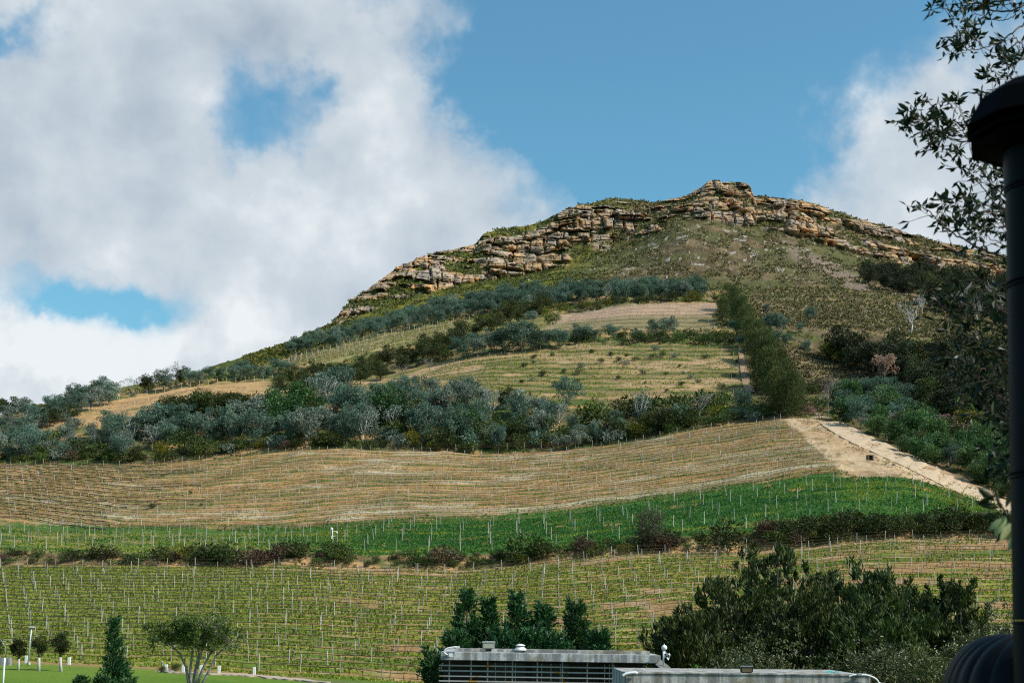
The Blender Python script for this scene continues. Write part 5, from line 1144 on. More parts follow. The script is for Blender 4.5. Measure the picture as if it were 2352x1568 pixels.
g = Geo(); [g.box((math.cos(a) * 1.8 * s_, math.sin(a) * 1.8 * s_, z * s_), (1.6 * s_, 1.6 * s_, 1.5 * s_), Matrix.Rotation(a, 3, 'Z')) for a, z in ((-1.2, 8.8), (-2.2, 6.6), (-.8, 3.0), (-1.9, 2.2))]; mobj('dark_patch', g.mesh('dark_patch', M_blackm), orn)
M_path = plain('path_stone', (.42, .33, .25), .9, var=.15, scale=1.0)
drape('path', [(360, 1541), (400, 1543), (500, 1548), (560, 1551), (640, 1558), (760, 1568)], [(358, 1542.3), (398, 1544.4), (500, 1549.6), (560, 1553), (640, 1560.2), (760, 1570.5)], .12, M_path, 50, 4, kind='structure', label='pale narrow path along the lower vineyard')
for u, v, h_, wd, lb in [(401, 1543, 25, 1.05, 'round dark clipped bush behind the white bollards'), (371, 1543, 17, 1.3, 'lower dark bush beside the round clipped bush')]:
    P = base(u, v); gg_, h0 = bush(41, 2.5, 2.7, 2600, .13, 16); me = gg_.mesh('clipped_shrub', M['dark']); s_ = h_ * P.y / F / h0
    o = mobj('shrub', me, None, P, label=lb, category='shrub'); o.scale = (s_ * wd, s_ * wd, s_)
def big_tree(name, builder, label, u, v, hpx, Y, leafm, bark, grp=None, wd=1.0, rz=0.0, cat='tree', zb=None):
    """tree whose top shows at (u, v) and stands at distance Y"""
    P = at(u, v, Y); zb = gz(u, Y) if zb is None else zb; h_ = P.z - zb
    t, c, h0 = builder(h_); o = thing(name, label, cat, (P.x, Y, zb), rz, (wd, wd, 1.0), grp)
    mobj('trunk', t.mesh('trunk', M[bark], True), o); mobj('crown', c.mesh('crown', M[leafm]), o); return o
# three small standard trees with whitewashed trunks
def small_tree(u, vb, vt, cw, label, lean=0.0, seed=1):
    P = base(u, vb); s_ = P.y / F; h = (vb - vt) * s_; rng = np.random.default_rng(seed); gt, gw, gc = Geo(), Geo(), Geo(); tk = .036 * h
    pts = [np.array([lean * h * q * (1.4 - q), 0, h * .5 * q]) for q in (0, .35, .7, 1.0)]; pts[0] = pts[0] + np.array([0, 0, -.1])
    gw.tube(pts[:3], [tk * 1.3, tk, tk * .9], 8); gt.tube([pts[2], pts[3]], [tk * .9, tk * .8], 8)
    for k in range(7):
        a = k * .9; gt.tube([pts[3] * .85 if k % 2 else pts[3], pts[3] + np.array([math.cos(a) * cw * s_ * .28, math.sin(a) * cw * s_ * .28, h * (.16 + .12 * rng.random())])], [tk * .5, tk * .2], 5)
    cs = in_ball(rng, 22, .4) * np.array([cw * s_ * .40, cw * s_ * .40, h * .25]) + pts[3] + np.array([0, 0, h * .20])
    crown_clusters(gc, rng, cs, cw * s_ * (.14 + .08 * rng.random(22)), 130, .16, .5, .3)
    o = thing('standard_tree', label, 'tree', P); mobj('trunk', gw.mesh('trunk', M['bark_white'], True), o, label='whitewashed lower trunk'); mobj('limbs', gt.mesh('limbs', M['bark_dark'], True), o); mobj('crown', gc.mesh('crown', M['dark']), o)
small_tree(43, 1538, 1464, 36, 'smallest lawn tree with a white trunk, left of the lamp post', .02, 1)
small_tree(90, 1540, 1452, 40, 'slim lawn tree with a white trunk, just right of the lamp post', .0, 2)
small_tree(141, 1541, 1447, 52, 'largest of the small lawn trees, its white trunk leaning left', -.05, 3)
small_tree(-14, 1545, 1455, 46, 'small dark lawn tree cut by the left edge of the view', .0, 4)
# spreading many-stemmed tree
def spreading(seed=4):
    P = at(440, 1600, 112); P.z = gz(440, 112); s_ = 112 / F; rng = np.random.default_rng(seed); gt, gc = Geo(), Geo()
    o = thing('spreading_tree', 'umbrella-shaped tree with several pale stems in front of the vineyard', 'tree', P)
    zt = lambda v: at(440, v, 112).z - P.z
    stems = [[(0, 1610), (-4, 1540), (-2, 1490), (-30, 1455)], [(2, 1610), (4, 1550), (14, 1500), (2, 1440)], [(4, 1600), (22, 1540), (40, 1500), (62, 1450)], [(8, 1600), (34, 1550), (52, 1505), (95, 1465)], [(-2, 1600), (-14, 1530), (-28, 1500), (-70, 1460)], [(3, 1590), (10, 1530), (26, 1480), (30, 1425)]]
    tips = []
    for st_ in stems:
        pts = [np.array([a * s_, rng.normal() * 6 * s_ * (i > 0), zt(v)]) for i, (a, v) in enumerate(st_)]
        gt.tube(pts, [4.2 * s_, 3.2 * s_, 2.2 * s_, .9 * s_], 6)
        for k in range(12):
            f = .05 + .95 * rng.random(); a_ = pts[2] * (1 - f) + pts[3] * f; aa = rng.random() * 6.283; Lr = (22 + 38 * rng.random()) * s_
            t_ = a_ + np.array([math.cos(aa) * Lr, math.sin(aa) * Lr * .8, (4 + 30 * rng.random()) * s_]); t_[2] = min(t_[2], zt(1400 + 62 * rng.random()) - (t_[0] / (110 * s_)) ** 2 * 12 * s_)
            gt.tube([a_, (a_ + t_) / 2 + np.array([0, 0, -2 * s_]), t_], [1.0 * s_, .7 * s_, .25 * s_], 4); tips.append(t_)
            for q in range(3):
                t2 = t_ + rng.normal(size=3) * np.array([14, 14, 8]) * s_; gt.tube([(a_ + t_) / 2, t2], [.5 * s_, .15 * s_], 3); tips.append(t2)
    tips = np.array(tips); ok = (np.abs(tips[:, 0]) < 116 * s_) & (tips[:, 2] > zt(1508)); tips = tips[ok]
    for t_ in tips:
        d_ = (.45 if t_[0] > 25 * s_ else 1.0) * (.35 + 1.1 * rng.random()); n = int(66 * d_); p = in_ball(rng, n, .5) * np.array([11, 11, 9]) * s_; b_ = rng.random() * .4
        gc.leaves(t_ + p, rdir(rng, n, .2), .15 + .13 * rng.random(n), .10, rng, .1, np.clip(b_ + .6 * rng.random(n), 0, 1))
        for q in range(2): gt.tube([t_ + rng.normal(size=3) * np.array([9, 9, 5]) * s_, t_ - np.array([t_[0] * .12, 0, 9 * s_])], [.15 * s_, .4 * s_], 3)
    mobj('trunk', gt.mesh('trunk', M['bark_mottled'], True), o); mobj('crown', gc.mesh('crown', M['spread']), o)
M['bark_mottled'] = plain('bark_mottled', (.26, .235, .21), .9, var=.6, scale=2.2, spec=.1)
M['spread'] = foliage('spreading_tree_leaves', (.035, .058, .010), (.085, .118, .020), (.19, .21, .04), .55, .25, .3, .0)
spreading()
big_tree('cypress', lambda h: tree_cypress(21, h, 2.35, .2, 2.6, ((0, 0, 1.0), (.5, .2, .62)), .95), 'narrow pointed dark cypress on the lawn at the lower left', 263, 1416, 0, 88, 'cypress', 'bark_dark')
gcy = Geo(); 
big_tree('cypress', lambda h: tree_cypress(22, h, 4.6, .2, 1.4, ((0, 0, 1.0),), .5), 'low feathery conifer spreading round the foot of the lawn cypress', 290, 1556, 0, 80, 'cypress', 'bark_dark', wd=1.1)
big_tree('cypress', lambda h: tree_cypress(23, h, 3.4, .2, 1.4, ((0, 0, 1.0), (-1.2, 0, 1.02)), .6), 'low feathery conifer left of the foot of the lawn cypress', 235, 1553, 0, 82, 'cypress', 'bark_dark')
# row of cypresses behind the louvred building
gcp = 'cypresses behind the louvred building'
for u, v, wd, tops, lb, sd in [(1072, 1345, 3.0, ((0, 0, 1.0), (-.5, .3, .72), (.6, 0, .7)), 'leftmost cypress behind the roof, with one slim tip', 31), (1122, 1367, 2.4, ((0, 0, 1.0), (.6, .2, .8)), 'second cypress behind the roof, left of the roof vent', 32), (1188, 1352, 3.5, ((0, 0, 1.0), (.5, .3, .95), (-.5, 0, .8)), 'broadest cypress behind the roof vent', 33), (1250, 1380, 2.5, ((0, 0, 1.0), (.4, .2, .7)), 'slim cypress tip right of the roof vent', 34), (1324, 1372, 3.6, ((0, 0, 1.0), (.65, .2, .92), (-.55, .1, .88), (1.3, .2, .8)), 'rightmost cypress standing apart behind the roof', 35)]:
    big_tree('cypress', lambda h: tree_cypress(sd, h, wd * 1.5, .24, 3.3, tops, .72), lb, u, v, 0, 72, 'cypress', 'bark_dark', gcp)
big_tree('cypress', lambda h: tree_cypress(36, h, 1.9, .2, 1.6, ((0, 0, 1.0), (.5, 0, .9)), .5), 'small cypress at the left corner of the louvred building', 992, 1486, 0, 56, 'cypress', 'bark_dark', gcp)
for u, v, sd in ((1150, 1440, 37), (1225, 1440, 38), (1375, 1440, 39), (1045, 1445, 40), (1275, 1452, 41)):
    big_tree('cypress', lambda h: tree_cypress(sd, h, 4.8, .24, 2.4, ((0, 0, 1.0), (.7, .2, .95)), .5), {37: 'lower cypress filling the gap between the second and the broadest', 38: 'lower cypress right of the broadest one', 39: 'low cypress at the right end of the row', 40: 'low cypress at the left end of the row', 41: 'lowest cypress beside the slim tip'}[sd], u, v, 0, 70, 'cypress', 'bark_dark', gcp)
# large feathery trees and rounded bushes at the lower right
M['bark_grey'] = plain('bark_grey', (.16, .14, .12), .9, var=.4, scale=2, spec=.1)
gpl = 'feathery trees at the lower right'
for u, v, w_, Y, lb, sd, lean in [(1775, 1252, 5.6, 88, 'tallest feathery tree at the lower right with a loose left top', 51, .2), (1690, 1330, 5.4, 84, 'feathery tree left of the tallest one', 52, -.3), (1960, 1292, 6.2, 88, 'broad feathery tree in the middle of the lower right group', 53, .1), (2075, 1300, 6.0, 86, 'feathery tree right of the broad one', 54, .2), (2190, 1345, 4.0, 84, 'rightmost feathery tree, beside the gap to the vineyard', 55, .2), (1600, 1405, 4.4, 78, 'lowest feathery tree at the left end of the group', 56, -.2), (1860, 1372, 5.0, 80, 'feathery tree filling the dip between the two tallest', 57, 0), (2010, 1385, 5.5, 78, 'front feathery tree below the broad one', 58, 0)]:
    big_tree('feathery_tree', lambda h: tree_plume(sd, h, w_ * 1.22, 112, 30, .42, .02, lean), lb, u, v, 0, Y, 'plume', 'bark_grey', gpl)
gdm = 'rounded bushes at the lower right'
for u, v, w_, Y, lm, lb, sd, lf in [(1755, 1440, 5.6, 62, 'speck', 'speckled olive rounded tree behind the black floodlight', 61, .13), (1985, 1434, 4.4, 62, 'speck2', 'dark rounded tree in the middle above the nearer roof edge', 62, .13), (2125, 1442, 3.8, 58, 'speck', 'speckled rounded tree left of the black corrugated duct', 63, .13), (2225, 1425, 3.4, 60, 'speck', 'speckled rounded tree behind the black corrugated duct', 64, .13), (1590, 1512, 2.6, 58, 'lime2', 'glossy green bush right of the globe lamp', 65, .13), (1800, 1500, 1.6, 55, 'lime', 'bright lime green bush above the nearer roof edge', 66, .13), (1690, 1478, 3.0, 56, 'fine', 'fine-leaved dark shrub left of the black floodlight', 67, .09), (2310, 1352, 4.2, 66, 'speck', 'tall rounded tree behind the flue at the right', 68, .13), (1850, 1505, 2.4, 57, 'speck', 'low speckled bush right of the black floodlight', 69, .13)]:
    M.setdefault('speck2', foliage('dark_glossy_leaves', (.018, .032, .008), (.045, .065, .016), (.14, .15, .05), .45, .12, .5, .1)); M.setdefault('lime2', foliage('glossy_leaves', (.03, .08, .008), (.07, .15, .014), (.14, .24, .03), .4, .25, .5, .1)); M.setdefault('fine', foliage('fine_leaves', (.018, .034, .012), (.045, .068, .024), (.10, .125, .05), .55, .12, .3, .1))
    big_tree('rounded_tree', lambda h: dome(sd, h, w_ * 1.12, 8500 if lm != 'lime' else 4000, lf * 1.15, 30), lb, u, v, 0, Y, lm, 'bark_dark', gdm)
# weather mast in the green field
P = ground(763, 1252); s_ = P.y / F; ws = thing('weather_station', 'slim white weather station on a mast in the green field', 'weather station', P)
g = Geo(); g.tube([(0, 0, -.2), (.6 * s_, 0, 36 * s_)], 1.0 * s_, 8); mobj('mast', g.mesh('mast', M_white, True), ws)
g = Geo(); g.lathe((-1.2 * s_, 0, 31 * s_), [(0, 0), (2.3 * s_, 0), (2.6 * s_, 3 * s_), (2.0 * s_, 6.5 * s_), (0, 7 * s_)], 12); mobj('rain_gauge', g.mesh('rain_gauge', M_plastic, True), ws)
g = Geo(); g.tube([(.6 * s_, 0, 30 * s_), (10 * s_, 0, 28.8 * s_)], .7 * s_, 6); g.lathe((10.5 * s_, 0, 23.5 * s_), [(0, 0), (1.6 * s_, .5 * s_), (1.9 * s_, 3 * s_), (1.2 * s_, 5.3 * s_), (0, 5.6 * s_)], 12); mobj('sensor_arm', g.mesh('sensor_arm', M_plastic, True), ws)
bobj('logger_box', bevel_box((-.6 * s_, 0, 15.5 * s_), (4 * s_, 3 * s_, 7 * s_), .03), M_plastic, ws); g = Geo(); g.lathe((3 * s_, 0, 17 * s_), [(0, 0), (1.2 * s_, .3 * s_), (1.3 * s_, 1.6 * s_), (0, 2.6 * s_)], 10); mobj('radiation_shield', g.mesh('radiation_shield', M_white, True), ws)
# concrete culvert box beside the road
P = ground(1999, 1057); s_ = P.y / F
cb = thing('culvert_box', 'dark open concrete culvert box below the edge of the dirt road', 'culvert', P, .12)
M_cul = plain('culvert_concrete', (.14, .12, .085), .9, var=.3, scale=1.2); M_hole = plain('culvert_inside', (.03, .024, .02), .95, var=.3, scale=2)
for nm, c, sz, mm in (('side_wall', (-6.2 * s_, 0, 5.5 * s_), (2.0 * s_, 1.4, 13 * s_), M_cul), ('side_wall', (6.2 * s_, 0, 5.5 * s_), (2.6 * s_, 1.4, 13 * s_), M_path), ('lintel', (0, 0, 12.4 * s_), (15.5 * s_, 1.45, 1.2 * s_), M_road), ('back_wall', (0, .5, 5.5 * s_), (10.5 * s_, .3, 12.5 * s_), M_hole)): bobj(nm, bevel_box(c, sz, .03), mm, cb)

# ------------------------------------------------------------------ black flue with its cowl, and the corrugated duct
YP = 6.0; pp_ = YP / F
ctr = at(2394, 700, YP); tx0 = at(2394, 345, YP); tx1 = at(2418, 1568, YP)
def cx(z): return tx0.x + (tx1.x - tx0.x) * (z - tx0.z) / (tx1.z - tx0.z)
flue = thing('chimney_flue', 'black metal chimney flue with a flared cowl at the right edge', 'chimney', (cx(0), YP, 0)); fx = cx(0)
M_flue = plain('flue_paint', (.0050, .0060, .0072), .5, var=.5, scale=2.5, spec=.08)
zt = tx0.z; rp = 84 * pp_
def seam(v): return float(at(2394, v, YP).z)
cuts = [zt + .03, seam(432), seam(652), seam(1090), seam(1424), 0.0]
for a, b in zip(cuts[:-1], cuts[1:]):
    g = Geo(); r_ = rp if a != cuts[0] else rp * 1.04; g.tube([(cx(q) - fx, 0, q) for q in np.linspace(a - .002, b + .002, 6)], r_, 40, cap=False); mobj('pipe_section', g.mesh('pipe_section', M_flue, True), flue)
for q in cuts[1:-1]:
    for dz in (-.010, .010):
        an = np.linspace(0, 2 * math.pi, 41); g = Geo(); g.tube(np.stack([cx(q) - fx + (rp + .002) * np.cos(an), (rp + .002) * np.sin(an), np.full(41, q + dz)], 1), .0055, 8, cap=False); mobj('joint_bead', g.mesh('joint_bead', M_flue, True), flue)
zz = lambda v: float(at(2394, v, YP).z)
tb_ = thing  # cowl: three flared skirts under a faceted hood
g = Geo(); g.lathe((cx(zz(260)) - fx, 0, 0), [(0, zz(178)), (60 * pp_, zz(186)), (100 * pp_, zz(199)), (141 * pp_, zz(227)), (177 * pp_, zz(289)), (172 * pp_, zz(291)), (120 * pp_, zz(285))], 10); M_cowl = plain('cowl_paint', (.0022, .0024, .0028), .7, var=.4, scale=3, spec=.03); mobj('cowl_hood', g.mesh('cowl_hood', M_cowl), flue)
for v0, r0, v1, r1 in ((286, 140, 314, 168), (312, 138, 335, 166)):
    g = Geo(); g.lathe((cx(zz(300)) - fx, 0, 0), [(r0 * pp_, zz(v0)), (r1 * pp_, zz(v1)), ((r1 - 3) * pp_, zz(v1 + 1.5)), ((r0 - 20) * pp_, zz(v1 - 3))], 10); mobj('cowl_skirt', g.mesh('cowl_skirt', M_cowl), flue)
g = Geo(); g.lathe((cx(zz(330)) - fx, 0, 0), [(150 * pp_, zz(333)), (100 * pp_, zz(341)), (85 * pp_, zz(348)), (80 * pp_, zz(290))], 20); mobj('cowl_base', g.mesh('cowl_base', M_cowl, True), flue)
dp = 6.45 / F; c0 = at(2352, 1600, 6.45); rd = 143 * dp
duct = thing('corrugated_duct', 'thick black corrugated duct bending away below the flue', 'duct', c0)
path = [(.34, -.16), (.20, -.16)]
pts = [(x_, y_) for x_, y_ in ((.42, -.12), (.30, -.12), (.20, -.12), (.10, -.11))]
Rb = .36
for a in np.linspace(0, math.pi / 2, 14): pts.append((.08 - Rb * math.sin(a) * .62, -.11 + Rb * (1 - math.cos(a))))
for y_ in (.4, .6): pts.append((pts[-1][0], y_))
pts = np.array(pts); d = np.r_[0, np.cumsum(np.hypot(*np.diff(pts, axis=0).T))]; t = np.linspace(0, d[-1], 260)
Pd = np.stack([np.interp(t, d, pts[:, 0]) + .005 + .38 * (np.interp(t, d, pts[:, 1]) + .11), np.interp(t, d, pts[:, 1]), np.zeros(260)], 1)
for k in range(2): Pd[6:-6, k] = np.convolve(np.pad(Pd[:, k], 6, mode='edge'), np.ones(13) / 13, 'valid')[6:-6]
rib = np.abs(np.sin(t / .052 * math.pi)) ** .55
g = Geo(); g.tube(Pd, rd - .012 + .012 * rib, 48); M_duct = plain('duct_plastic', (.004, .0045, .0055), .42, var=.3, scale=6, spec=.10); mobj('hose', g.mesh('hose', M_duct, True), duct)
g = Geo(); e_ = Pd[-1]; g.tube([e_ + np.array([0, -.05, 0]), e_ + np.array([.04, .1, -.1]), e_ + np.array([.08, .22, -.5]), e_ + np.array([.09, .25, -1.5]), e_ + np.array([.09, .25, -c0.z + .02])], rd * .96, 32); mobj('down_pipe', g.mesh('down_pipe', M_duct, True), duct)
g = Geo(); g.tube([Pd[0] + np.array([-.03, 0, 0]), Pd[0] + np.array([.02, -.02, 0]), Pd[0] + np.array([.05, -.3, 0])], rd * .5, 24); mobj('collar', g.mesh('collar', M_flue, True), duct)

# ------------------------------------------------------------------ foreground tree whose branches enter from the right
M['fg'] = foliage('foreground_leaves', (.008, .018, .006), (.016, .032, .010), (.05, .06, .016), .45, .12, .3, .0)  # near-black: backlit shade is put into the leaf colour
M['fgb'] = foliage('leaves_painted_sunlit', (.05, .12, .02), (.16, .26, .035), (.42, .46, .22), .4, .3, .5, .1)  # lighter copy of the near leaves, sunlight put into the colour
frng = np.random.default_rng(77)
C1 = lambda x, y: (2002.9 + .2344 * x, .2344 * y); C2 = lambda x, y: (2002.9 + .2344 * x, 349.1 + .2344 * y)
BR = []   # points, distance, radius at the base, twig density
def B(conv, pts, Y=14.0, r_=.016, tw=1.0): BR.append(([conv(*p) if conv else p for p in pts], Y + frng.normal() * .3, r_, tw))
B(C1, [(1640, -20), (1390, 100), (1240, 118), (1060, 85), (960, 75), (890, 110), (800, 122), (700, 80), (625, 15)], 13.5, .014, .8)
B(C1, [(1390, 100), (1410, 150), (1280, 205), (1170, 195)], 13.5, .008, .3); B(C1, [(1060, 85), (1110, 130), (1070, 160), (1010, 130), (950, 200)], 13.5, .006, .4); B(C1, [(800, 122), (740, 70), (712, 10)], 13.5, .006, .3)
B(C1, [(1640, -60), (1300, 10), (1100, 40), (900, 30), (790, 40)], 13.3, .012, 2.6); B(C1, [(1640, 20), (1400, 40), (1200, 60), (1000, 60)], 13.8, .01, 2.4)
B(C1, [(1640, 140), (1480, 240), (1380, 320), (1280, 410), (1100, 470), (960, 495), (850, 450)], 13.2, .013, .25); B(C1, [(1000, 492), (930, 420), (850, 400), (800, 420)], 13.2, .006, 3.0); B(C1, [(1100, 470), (1030, 400), (940, 340), (920, 300)], 13.2, .006, 2.6); B(C1, [(1380, 340), (1440, 420), (1490, 480)], 13.2, .006, 1.0)
B(C1, [(1640, 300), (1500, 330), (1470, 420), (1500, 520)], 13.0, .01, 2.2); B(C1, [(1640, 560), (1480, 590), (1380, 560), (1310, 500)], 13.6, .008, 1.3); B(C1, [(1480, 590), (1340, 610), (1290, 570)], 13.6, .006, 1.6)
B(C1, [(1640, 840), (1450, 800), (1300, 740), (1200, 800), (1140, 720)], 13.8, .01, 2.0); B(C1, [(1300, 740), (1330, 640), (1310, 570)], 13.8, .006, 1.8); B(C1, [(1300, 860), (1180, 880), (1080, 910)], 13.8, .006, 1.4)
B(C1, [(1700, 1420), (1010, 1265), (870, 1210), (720, 1170), (640, 1110), (560, 1010), (545, 970)], 12.6, .011, 1.0); B(C1, [(880, 1230), (880, 1140), (860, 1040), (850, 960)], 12.6, .005, 1.2); B(C1, [(840, 1120), (790, 1050), (760, 1010)], 12.6, .005, 1.0)
B(C1, [(1700, 1450), (1010, 1390), (850, 1385), (700, 1340), (560, 1300), (440, 1260), (380, 1215)], 12.6, .013, .8); B(C1, [(700, 1340), (620, 1260), (520, 1180), (400, 1150)], 12.6, .006, 2.6); B(C1, [(560, 1300), (480, 1220), (370, 1190)], 12.6, .006, 2.4); B(C1, [(700, 1340), (640, 1400), (580, 1440), (545, 1480)], 12.6, .005, 1.8)
B(C1, [(1000, 1360), (860, 1320), (740, 1240)], 12.6, .006, .4); B(C1, [(960, 1345), (880, 1280), (800, 1200), (700, 1180), (640, 1150)], 12.6, .006, 2.0); B(C1, [(900, 1390), (830, 1420), (660, 1440)], 12.6, .004, .2)
B(C2, [(1700, 1080), (1330, 1040), (1150, 980), (1030, 930), (880, 850), (740, 760), (620, 650), (540, 560), (480, 540)], 12.4, .016, 1.0)
B(C2, [(1600, 640), (1330, 560), (1200, 510), (1050, 300), (900, 200), (790, 60)], 13.0, .011, 1.0); B(C2, [(1500, 520), (1280, 430), (1060, 170), (950, 80), (850, -20)], 13.2, .011, 1.6); B(C2, [(1500, 620), (1320, 560), (1150, 590), (920, 595), (850, 570), (700, 470)], 12.8, .009, 1.8)
B(C2, [(1500, 700), (1300, 640), (1200, 590), (1080, 600), (1020, 660)], 12.8, .008, 1.4); B(C2, [(1500, 820), (1330, 790), (1150, 780), (990, 740), (930, 690)], 12.6, .008, 1.6); B(C2, [(1400, 960), (1330, 930), (1240, 880), (1140, 850), (1080, 740), (1020, 650)], 12.6, .006, .6); B(C2, [(1130, 960), (1080, 880), (1000, 830), (960, 760)], 12.4, .006, 1.2)
B(C2, [(1500, 300), (1280, 260), (1180, 180), (1090, 40)], 13.2, .008, 2.2); B(C2, [(1500, 420), (1330, 380), (1180, 330), (1000, 260)], 13.0, .008, 2.6); B(C2, [(1300, 200), (1220, 80), (1150, -40)], 13.2, .006, 1.8); B(C2, [(740, 760), (690, 680), (700, 600)], 12.4, .004, 1.2); B(C2, [(880, 850), (830, 720), (780, 600), (830, 480)], 12.4, .005, 1.4)
B(C2, [(1330, 740), (1230, 660), (1150, 520), (1000, 480)], 12.7, .006, 1.8); B(C2, [(1330, 300), (1280, 220), (1290, 120)], 13.1, .006, 2.2)
B(None, [(2420, 724), (2330, 712), (2270, 716), (2210, 708), (2160, 690), (2125, 668)], 11.8, .013, 1.5); B(None, [(2420, 800), (2330, 775), (2260, 745), (2190, 722), (2140, 690)], 11.6, .012, 1.6); B(None, [(2420, 930), (2330, 860), (2290, 810), (2230, 762), (2170, 735)], 11.8, .013, 1.5)
B(None, [(2420, 850), (2300, 845), (2240, 850), (2170, 805)], 11.6, .01, 1.4); B(None, [(2420, 1020), (2330, 960), (2290, 900), (2250, 860), (2200, 850)], 11.6, .011, 1.6); B(None, [(2420, 1110), (2340, 1060), (2310, 1000), (2270, 960)], 11.4, .01, 1.8); B(None, [(2420, 760), (2330, 740), (2290, 690), (2240, 660)], 11.8, .009, 1.8); B(None, [(2420, 1180), (2340, 1120), (2320, 1060), (2290, 1040)], 11.4, .009, 1.8); B(None, [(2420, 890), (2330, 900), (2270, 930), (2220, 925)], 11.5, .008, 1.6)
ft = thing('broadleaf_tree', 'dark leafy branches of a near tree reaching in from the right edge', 'tree', (9.2, 13.0, 0)); fo = np.array([9.2, 13.0, 0])
hub = np.array([8.6, 13.0, 5.2]); gl_, bl_, LV_ = Geo(), Geo(), []
gt = Geo(); gt.tube([(0, 0, -.3), (-.1, 0, 2.5), hub - fo, (.1, .2, 8.4), (.4, .3, 11)], [.32, .26, .22, .15, .06], 10); mobj('trunk', gt.mesh('trunk', M['bark_dark'], True), ft)
def spline(P, n):
    t = np.linspace(0, len(P) - 1, n); i = np.arange(len(P)); return np.stack([np.interp(t, i, P[:, k]) for k in range(3)], 1)
for pts, Y, r0, tw in BR:
    P = np.array([at(u, v, Y + .25 * math.sin(i * 1.3 + u)) for i, (u, v) in enumerate(pts)])
    g = Geo(); tw = tw * (1.35 if Y < 12.2 else .66); Q = spline(P, max(8, len(P) * 4)); Q[1:-1] = (Q[:-2] + Q[1:-1] * 2 + Q[2:]) / 4 + frng.normal(0, .006, (len(Q) - 2, 3)); n = len(Q)
    if pts[0][0] > 2352:
        hb = np.array([8.4, 13.0, min(max(P[0][2] - .6, 3.0), 8.2)]); Q = np.concatenate([[hb, hb * .5 + P[0] * .5 + np.array([0, 0, .25])], Q]); n = len(Q)
    g.tube(Q - fo, np.linspace(r0 * .80, .0035, n), 5)
    lens = np.linalg.norm(np.diff(P, axis=0), axis=1).sum(); nt = max(2, int(lens * 8.5 * tw))
    vis = [q for q in Q if q[0] / q[1] < (2380 - 1176) / F]
    if not vis: vis = [Q[-1], Q[-2]]
    vis = np.array(vis)
    for k in range(nt):
        a = vis[min(len(vis) - 1, int(len(vis) * (k + frng.random()) / nt))]; dr = frng.normal(size=3) * np.array([1, .8, 1]) + np.array([-.35, 0, .25]); dr /= np.linalg.norm(dr); L = .06 + .16 * frng.random()
        tip = a + dr * L; g.tube([a - fo, (a + tip) / 2 - fo + frng.normal(0, .008, 3), tip - fo], [.0035, .003, .0022], 3)
        for q in range(int(2 + 4 * frng.random())):
            dd2 = dr * .5 + frng.normal(size=3) * .7 + np.array([0, 0, -.1]); LV_.append((tip - dr * L * .5 * frng.random() * (q > 1), dd2, .065 + .06 * frng.random()))
    e_ = Q[-1]; dE = Q[-1] - Q[-3]; dE = dE / (np.linalg.norm(dE) + 1e-6)
    for q in range(5): LV_.append((e_, dE * .5 + frng.normal(size=3) * .6, .07 + .05 * frng.random()))
    mobj('branch', g.mesh('branch', M['bark_dark'], True), ft)
def leaf_mesh(name, m):
    xs = [0, .22, .5, .78, 1.0]; ws = [.03, .15, .19, .13, .0]; V = []; Fc = []
    for x_, w_ in zip(xs, ws): V += [(x_, -w_, .06 * x_ * x_ + w_ * .35), (x_, 0, .10 * x_ * (x_ - 1)), (x_, w_, .06 * x_ * x_ + w_ * .35)]
    for i in range(4):
        b = i * 3; Fc += [(b, b + 3, b + 4, b + 1), (b + 1, b + 4, b + 5, b + 2)]
    g = Geo(); g.add(V, np.array(Fc), frng.random()); return g.mesh(name, m, True)
LM = [leaf_mesh('leaf', M['fg']) for _ in range(6)]; LB = [leaf_mesh('leaf', M['fgb']) for _ in range(3)]
frng.shuffle(LV_.__class__ and np.arange(1)); order = frng.permutation(len(LV_)); rest = Geo()
def put_leaf(p, dr, L, me, parent, nm='leaf'):
    c = mobj(nm, me, parent, Vector(p) - Vector(fo)); q = Vector(dr).to_track_quat('X', 'Z'); c.rotation_euler = (q @ Matrix.Rotation(frng.random() * 6.28, 3, 'X').to_quaternion()).to_euler(); c.scale = (L, L * .95, L); return c
cnt = 0
for k in order:
    p, dr, L = LV_[k]
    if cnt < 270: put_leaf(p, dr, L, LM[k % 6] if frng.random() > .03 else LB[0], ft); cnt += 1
    else: rest.leaves(np.array([p - fo]), np.array([dr]), L, L * .36, frng, .12)
mobj('foliage', rest.mesh('foliage', M['fg']), ft, kind='stuff')
# brighter spray close to the lens at the lower right, and leaves coloured as sunlit
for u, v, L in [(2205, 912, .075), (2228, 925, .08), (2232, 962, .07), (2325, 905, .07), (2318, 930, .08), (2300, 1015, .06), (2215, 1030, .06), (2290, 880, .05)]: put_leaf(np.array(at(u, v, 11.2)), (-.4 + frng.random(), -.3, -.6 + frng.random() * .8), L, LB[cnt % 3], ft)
sp_ = thing('leafy_shoot', 'bright green leafy shoot hanging beside the flue at the right edge', 'plant', at(2352, 1250, 6.6)); so = np.array(sp_.location)
g = Geo(); sh = [np.array(at(u, v, 6.6)) for u, v in [(2440, 1300), (2352, 1250), (2325, 1205), (2300, 1160), (2280, 1130)]]; g.tube([q - so for q in sh], [.012, .01, .007, .005, .003], 6); g.tube([sh[2] - so, np.array(at(2318, 1230, 6.6)) - so], [.005, .003], 5); mobj('stem', g.mesh('stem', M['bark_dark'], True), sp_)
def sleaf(u, v, ang, L, me):
    p = np.array(at(u, v, 6.55 + .1 * frng.random())); dr = Vector((math.cos(ang), .35 * frng.normal(), math.sin(ang))); c = mobj('leaf', me, sp_, Vector(p) - Vector(so)); q = dr.to_track_quat('X', 'Y'); c.rotation_euler = (q @ Matrix.Rotation(frng.normal() * .7, 3, 'X').to_quaternion()).to_euler(); c.scale = (L, L, L)
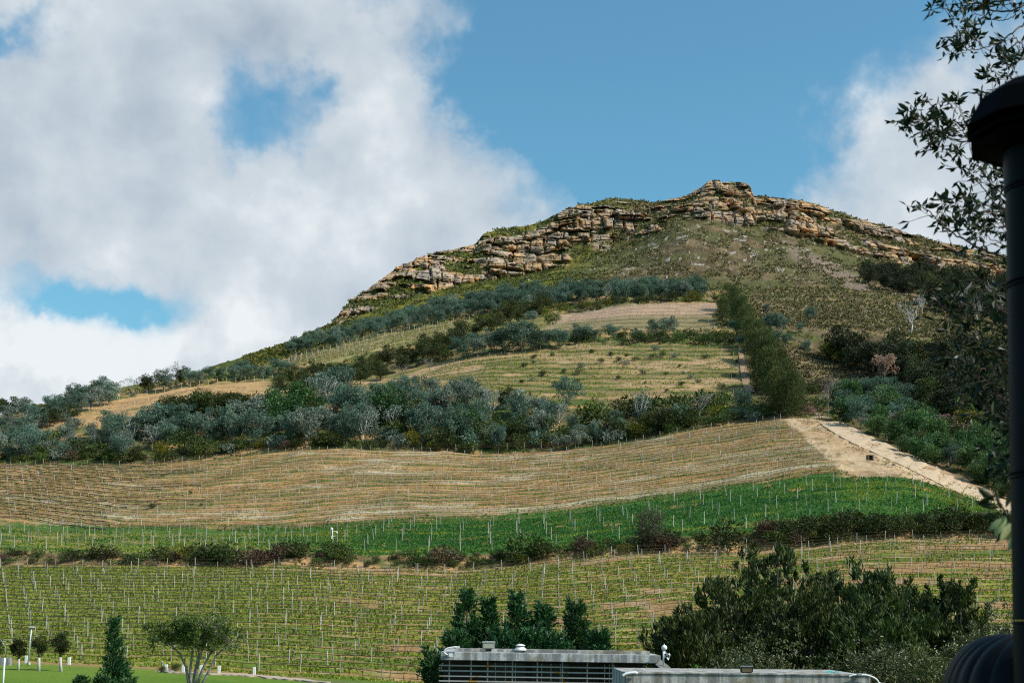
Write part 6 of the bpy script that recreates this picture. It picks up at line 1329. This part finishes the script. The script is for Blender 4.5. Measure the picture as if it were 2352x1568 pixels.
for u, v, a, L, b in [(2285, 1150, 2.4, .10, 0), (2295, 1165, 2.8, .11, 0), (2310, 1165, 1.2, .11, 0), (2300, 1170, 1.9, .10, 0), (2290, 1185, 3.0, .10, 0), (2320, 1180, .9, .10, 1), (2310, 1185, 4.2, .11, 1), (2318, 1195, 4.6, .10, 1), (2300, 1190, 3.9, .08, 1), (2322, 1210, 4.9, .11, 1), (2330, 1200, 4.0, .12, 1), (2335, 1190, 1.4, .10, 1), (2312, 1215, 4.0, .09, 0), (2330, 1225, 4.4, .09, 1), (2285, 1140, 3.6, .09, 0), (2335, 1225, 5.0, .08, 0), (2345, 1235, 4.4, .10, 0)]: sleaf(u, v, a, L, LB[1 + b] if b else LM[2])
# crown of the near tree: unseen lobes added to shade the flue and branches
g = Geo()
for c, r_ in (((9.6, 12.2, 8.6), 3.4), ((8.2, 9.0, 8.4), 2.9), ((7.6, 5.2, 8.2), 2.8), ((9.8, 9.5, 11.0), 3.0), ((6.8, 2.6, 9.6), 2.5), ((7.0, 3.2, 6.4), 2.3), ((10.4, 11.0, 5.8), 2.4)):
    n = int(1200 * (r_ / 3) ** 2); p = in_ball(frng, n, .35) * r_; g.leaves(np.array(c) + p - fo, rdir(frng, n, .1), .20 + .14 * frng.random(n), .15, frng, .1)
mobj('crown', g.mesh('crown', M['fg']), ft)
g = Geo(); g.tube([(0 - .1, 0, 4), (-1.6, -4, 7.2), (-2.2, -8, 8.0), (-2.4, -10, 9)], [.16, .12, .08, .04], 7); mobj('limb', g.mesh('limb', M['bark_dark'], True), ft)

# ------------------------------------------------------------------ labels of the plants: kind, place and order from the left
from collections import defaultdict
dd = defaultdict(list)
for o, desc, place, u in PLANTS:
    sect = next(s for a, b, s in SECT if a <= u < b); dd[(desc, place, sect)].append((u, o))
for (desc, place, sect), lst in dd.items():
    lst.sort(key=lambda t: t[0])
    for i, (u, o) in enumerate(lst):
        o['label'] = f'{desc} {place}, {sect}' if len(lst) == 1 else f'{desc}, {ordinal(i)} from left {place}, {sect}'
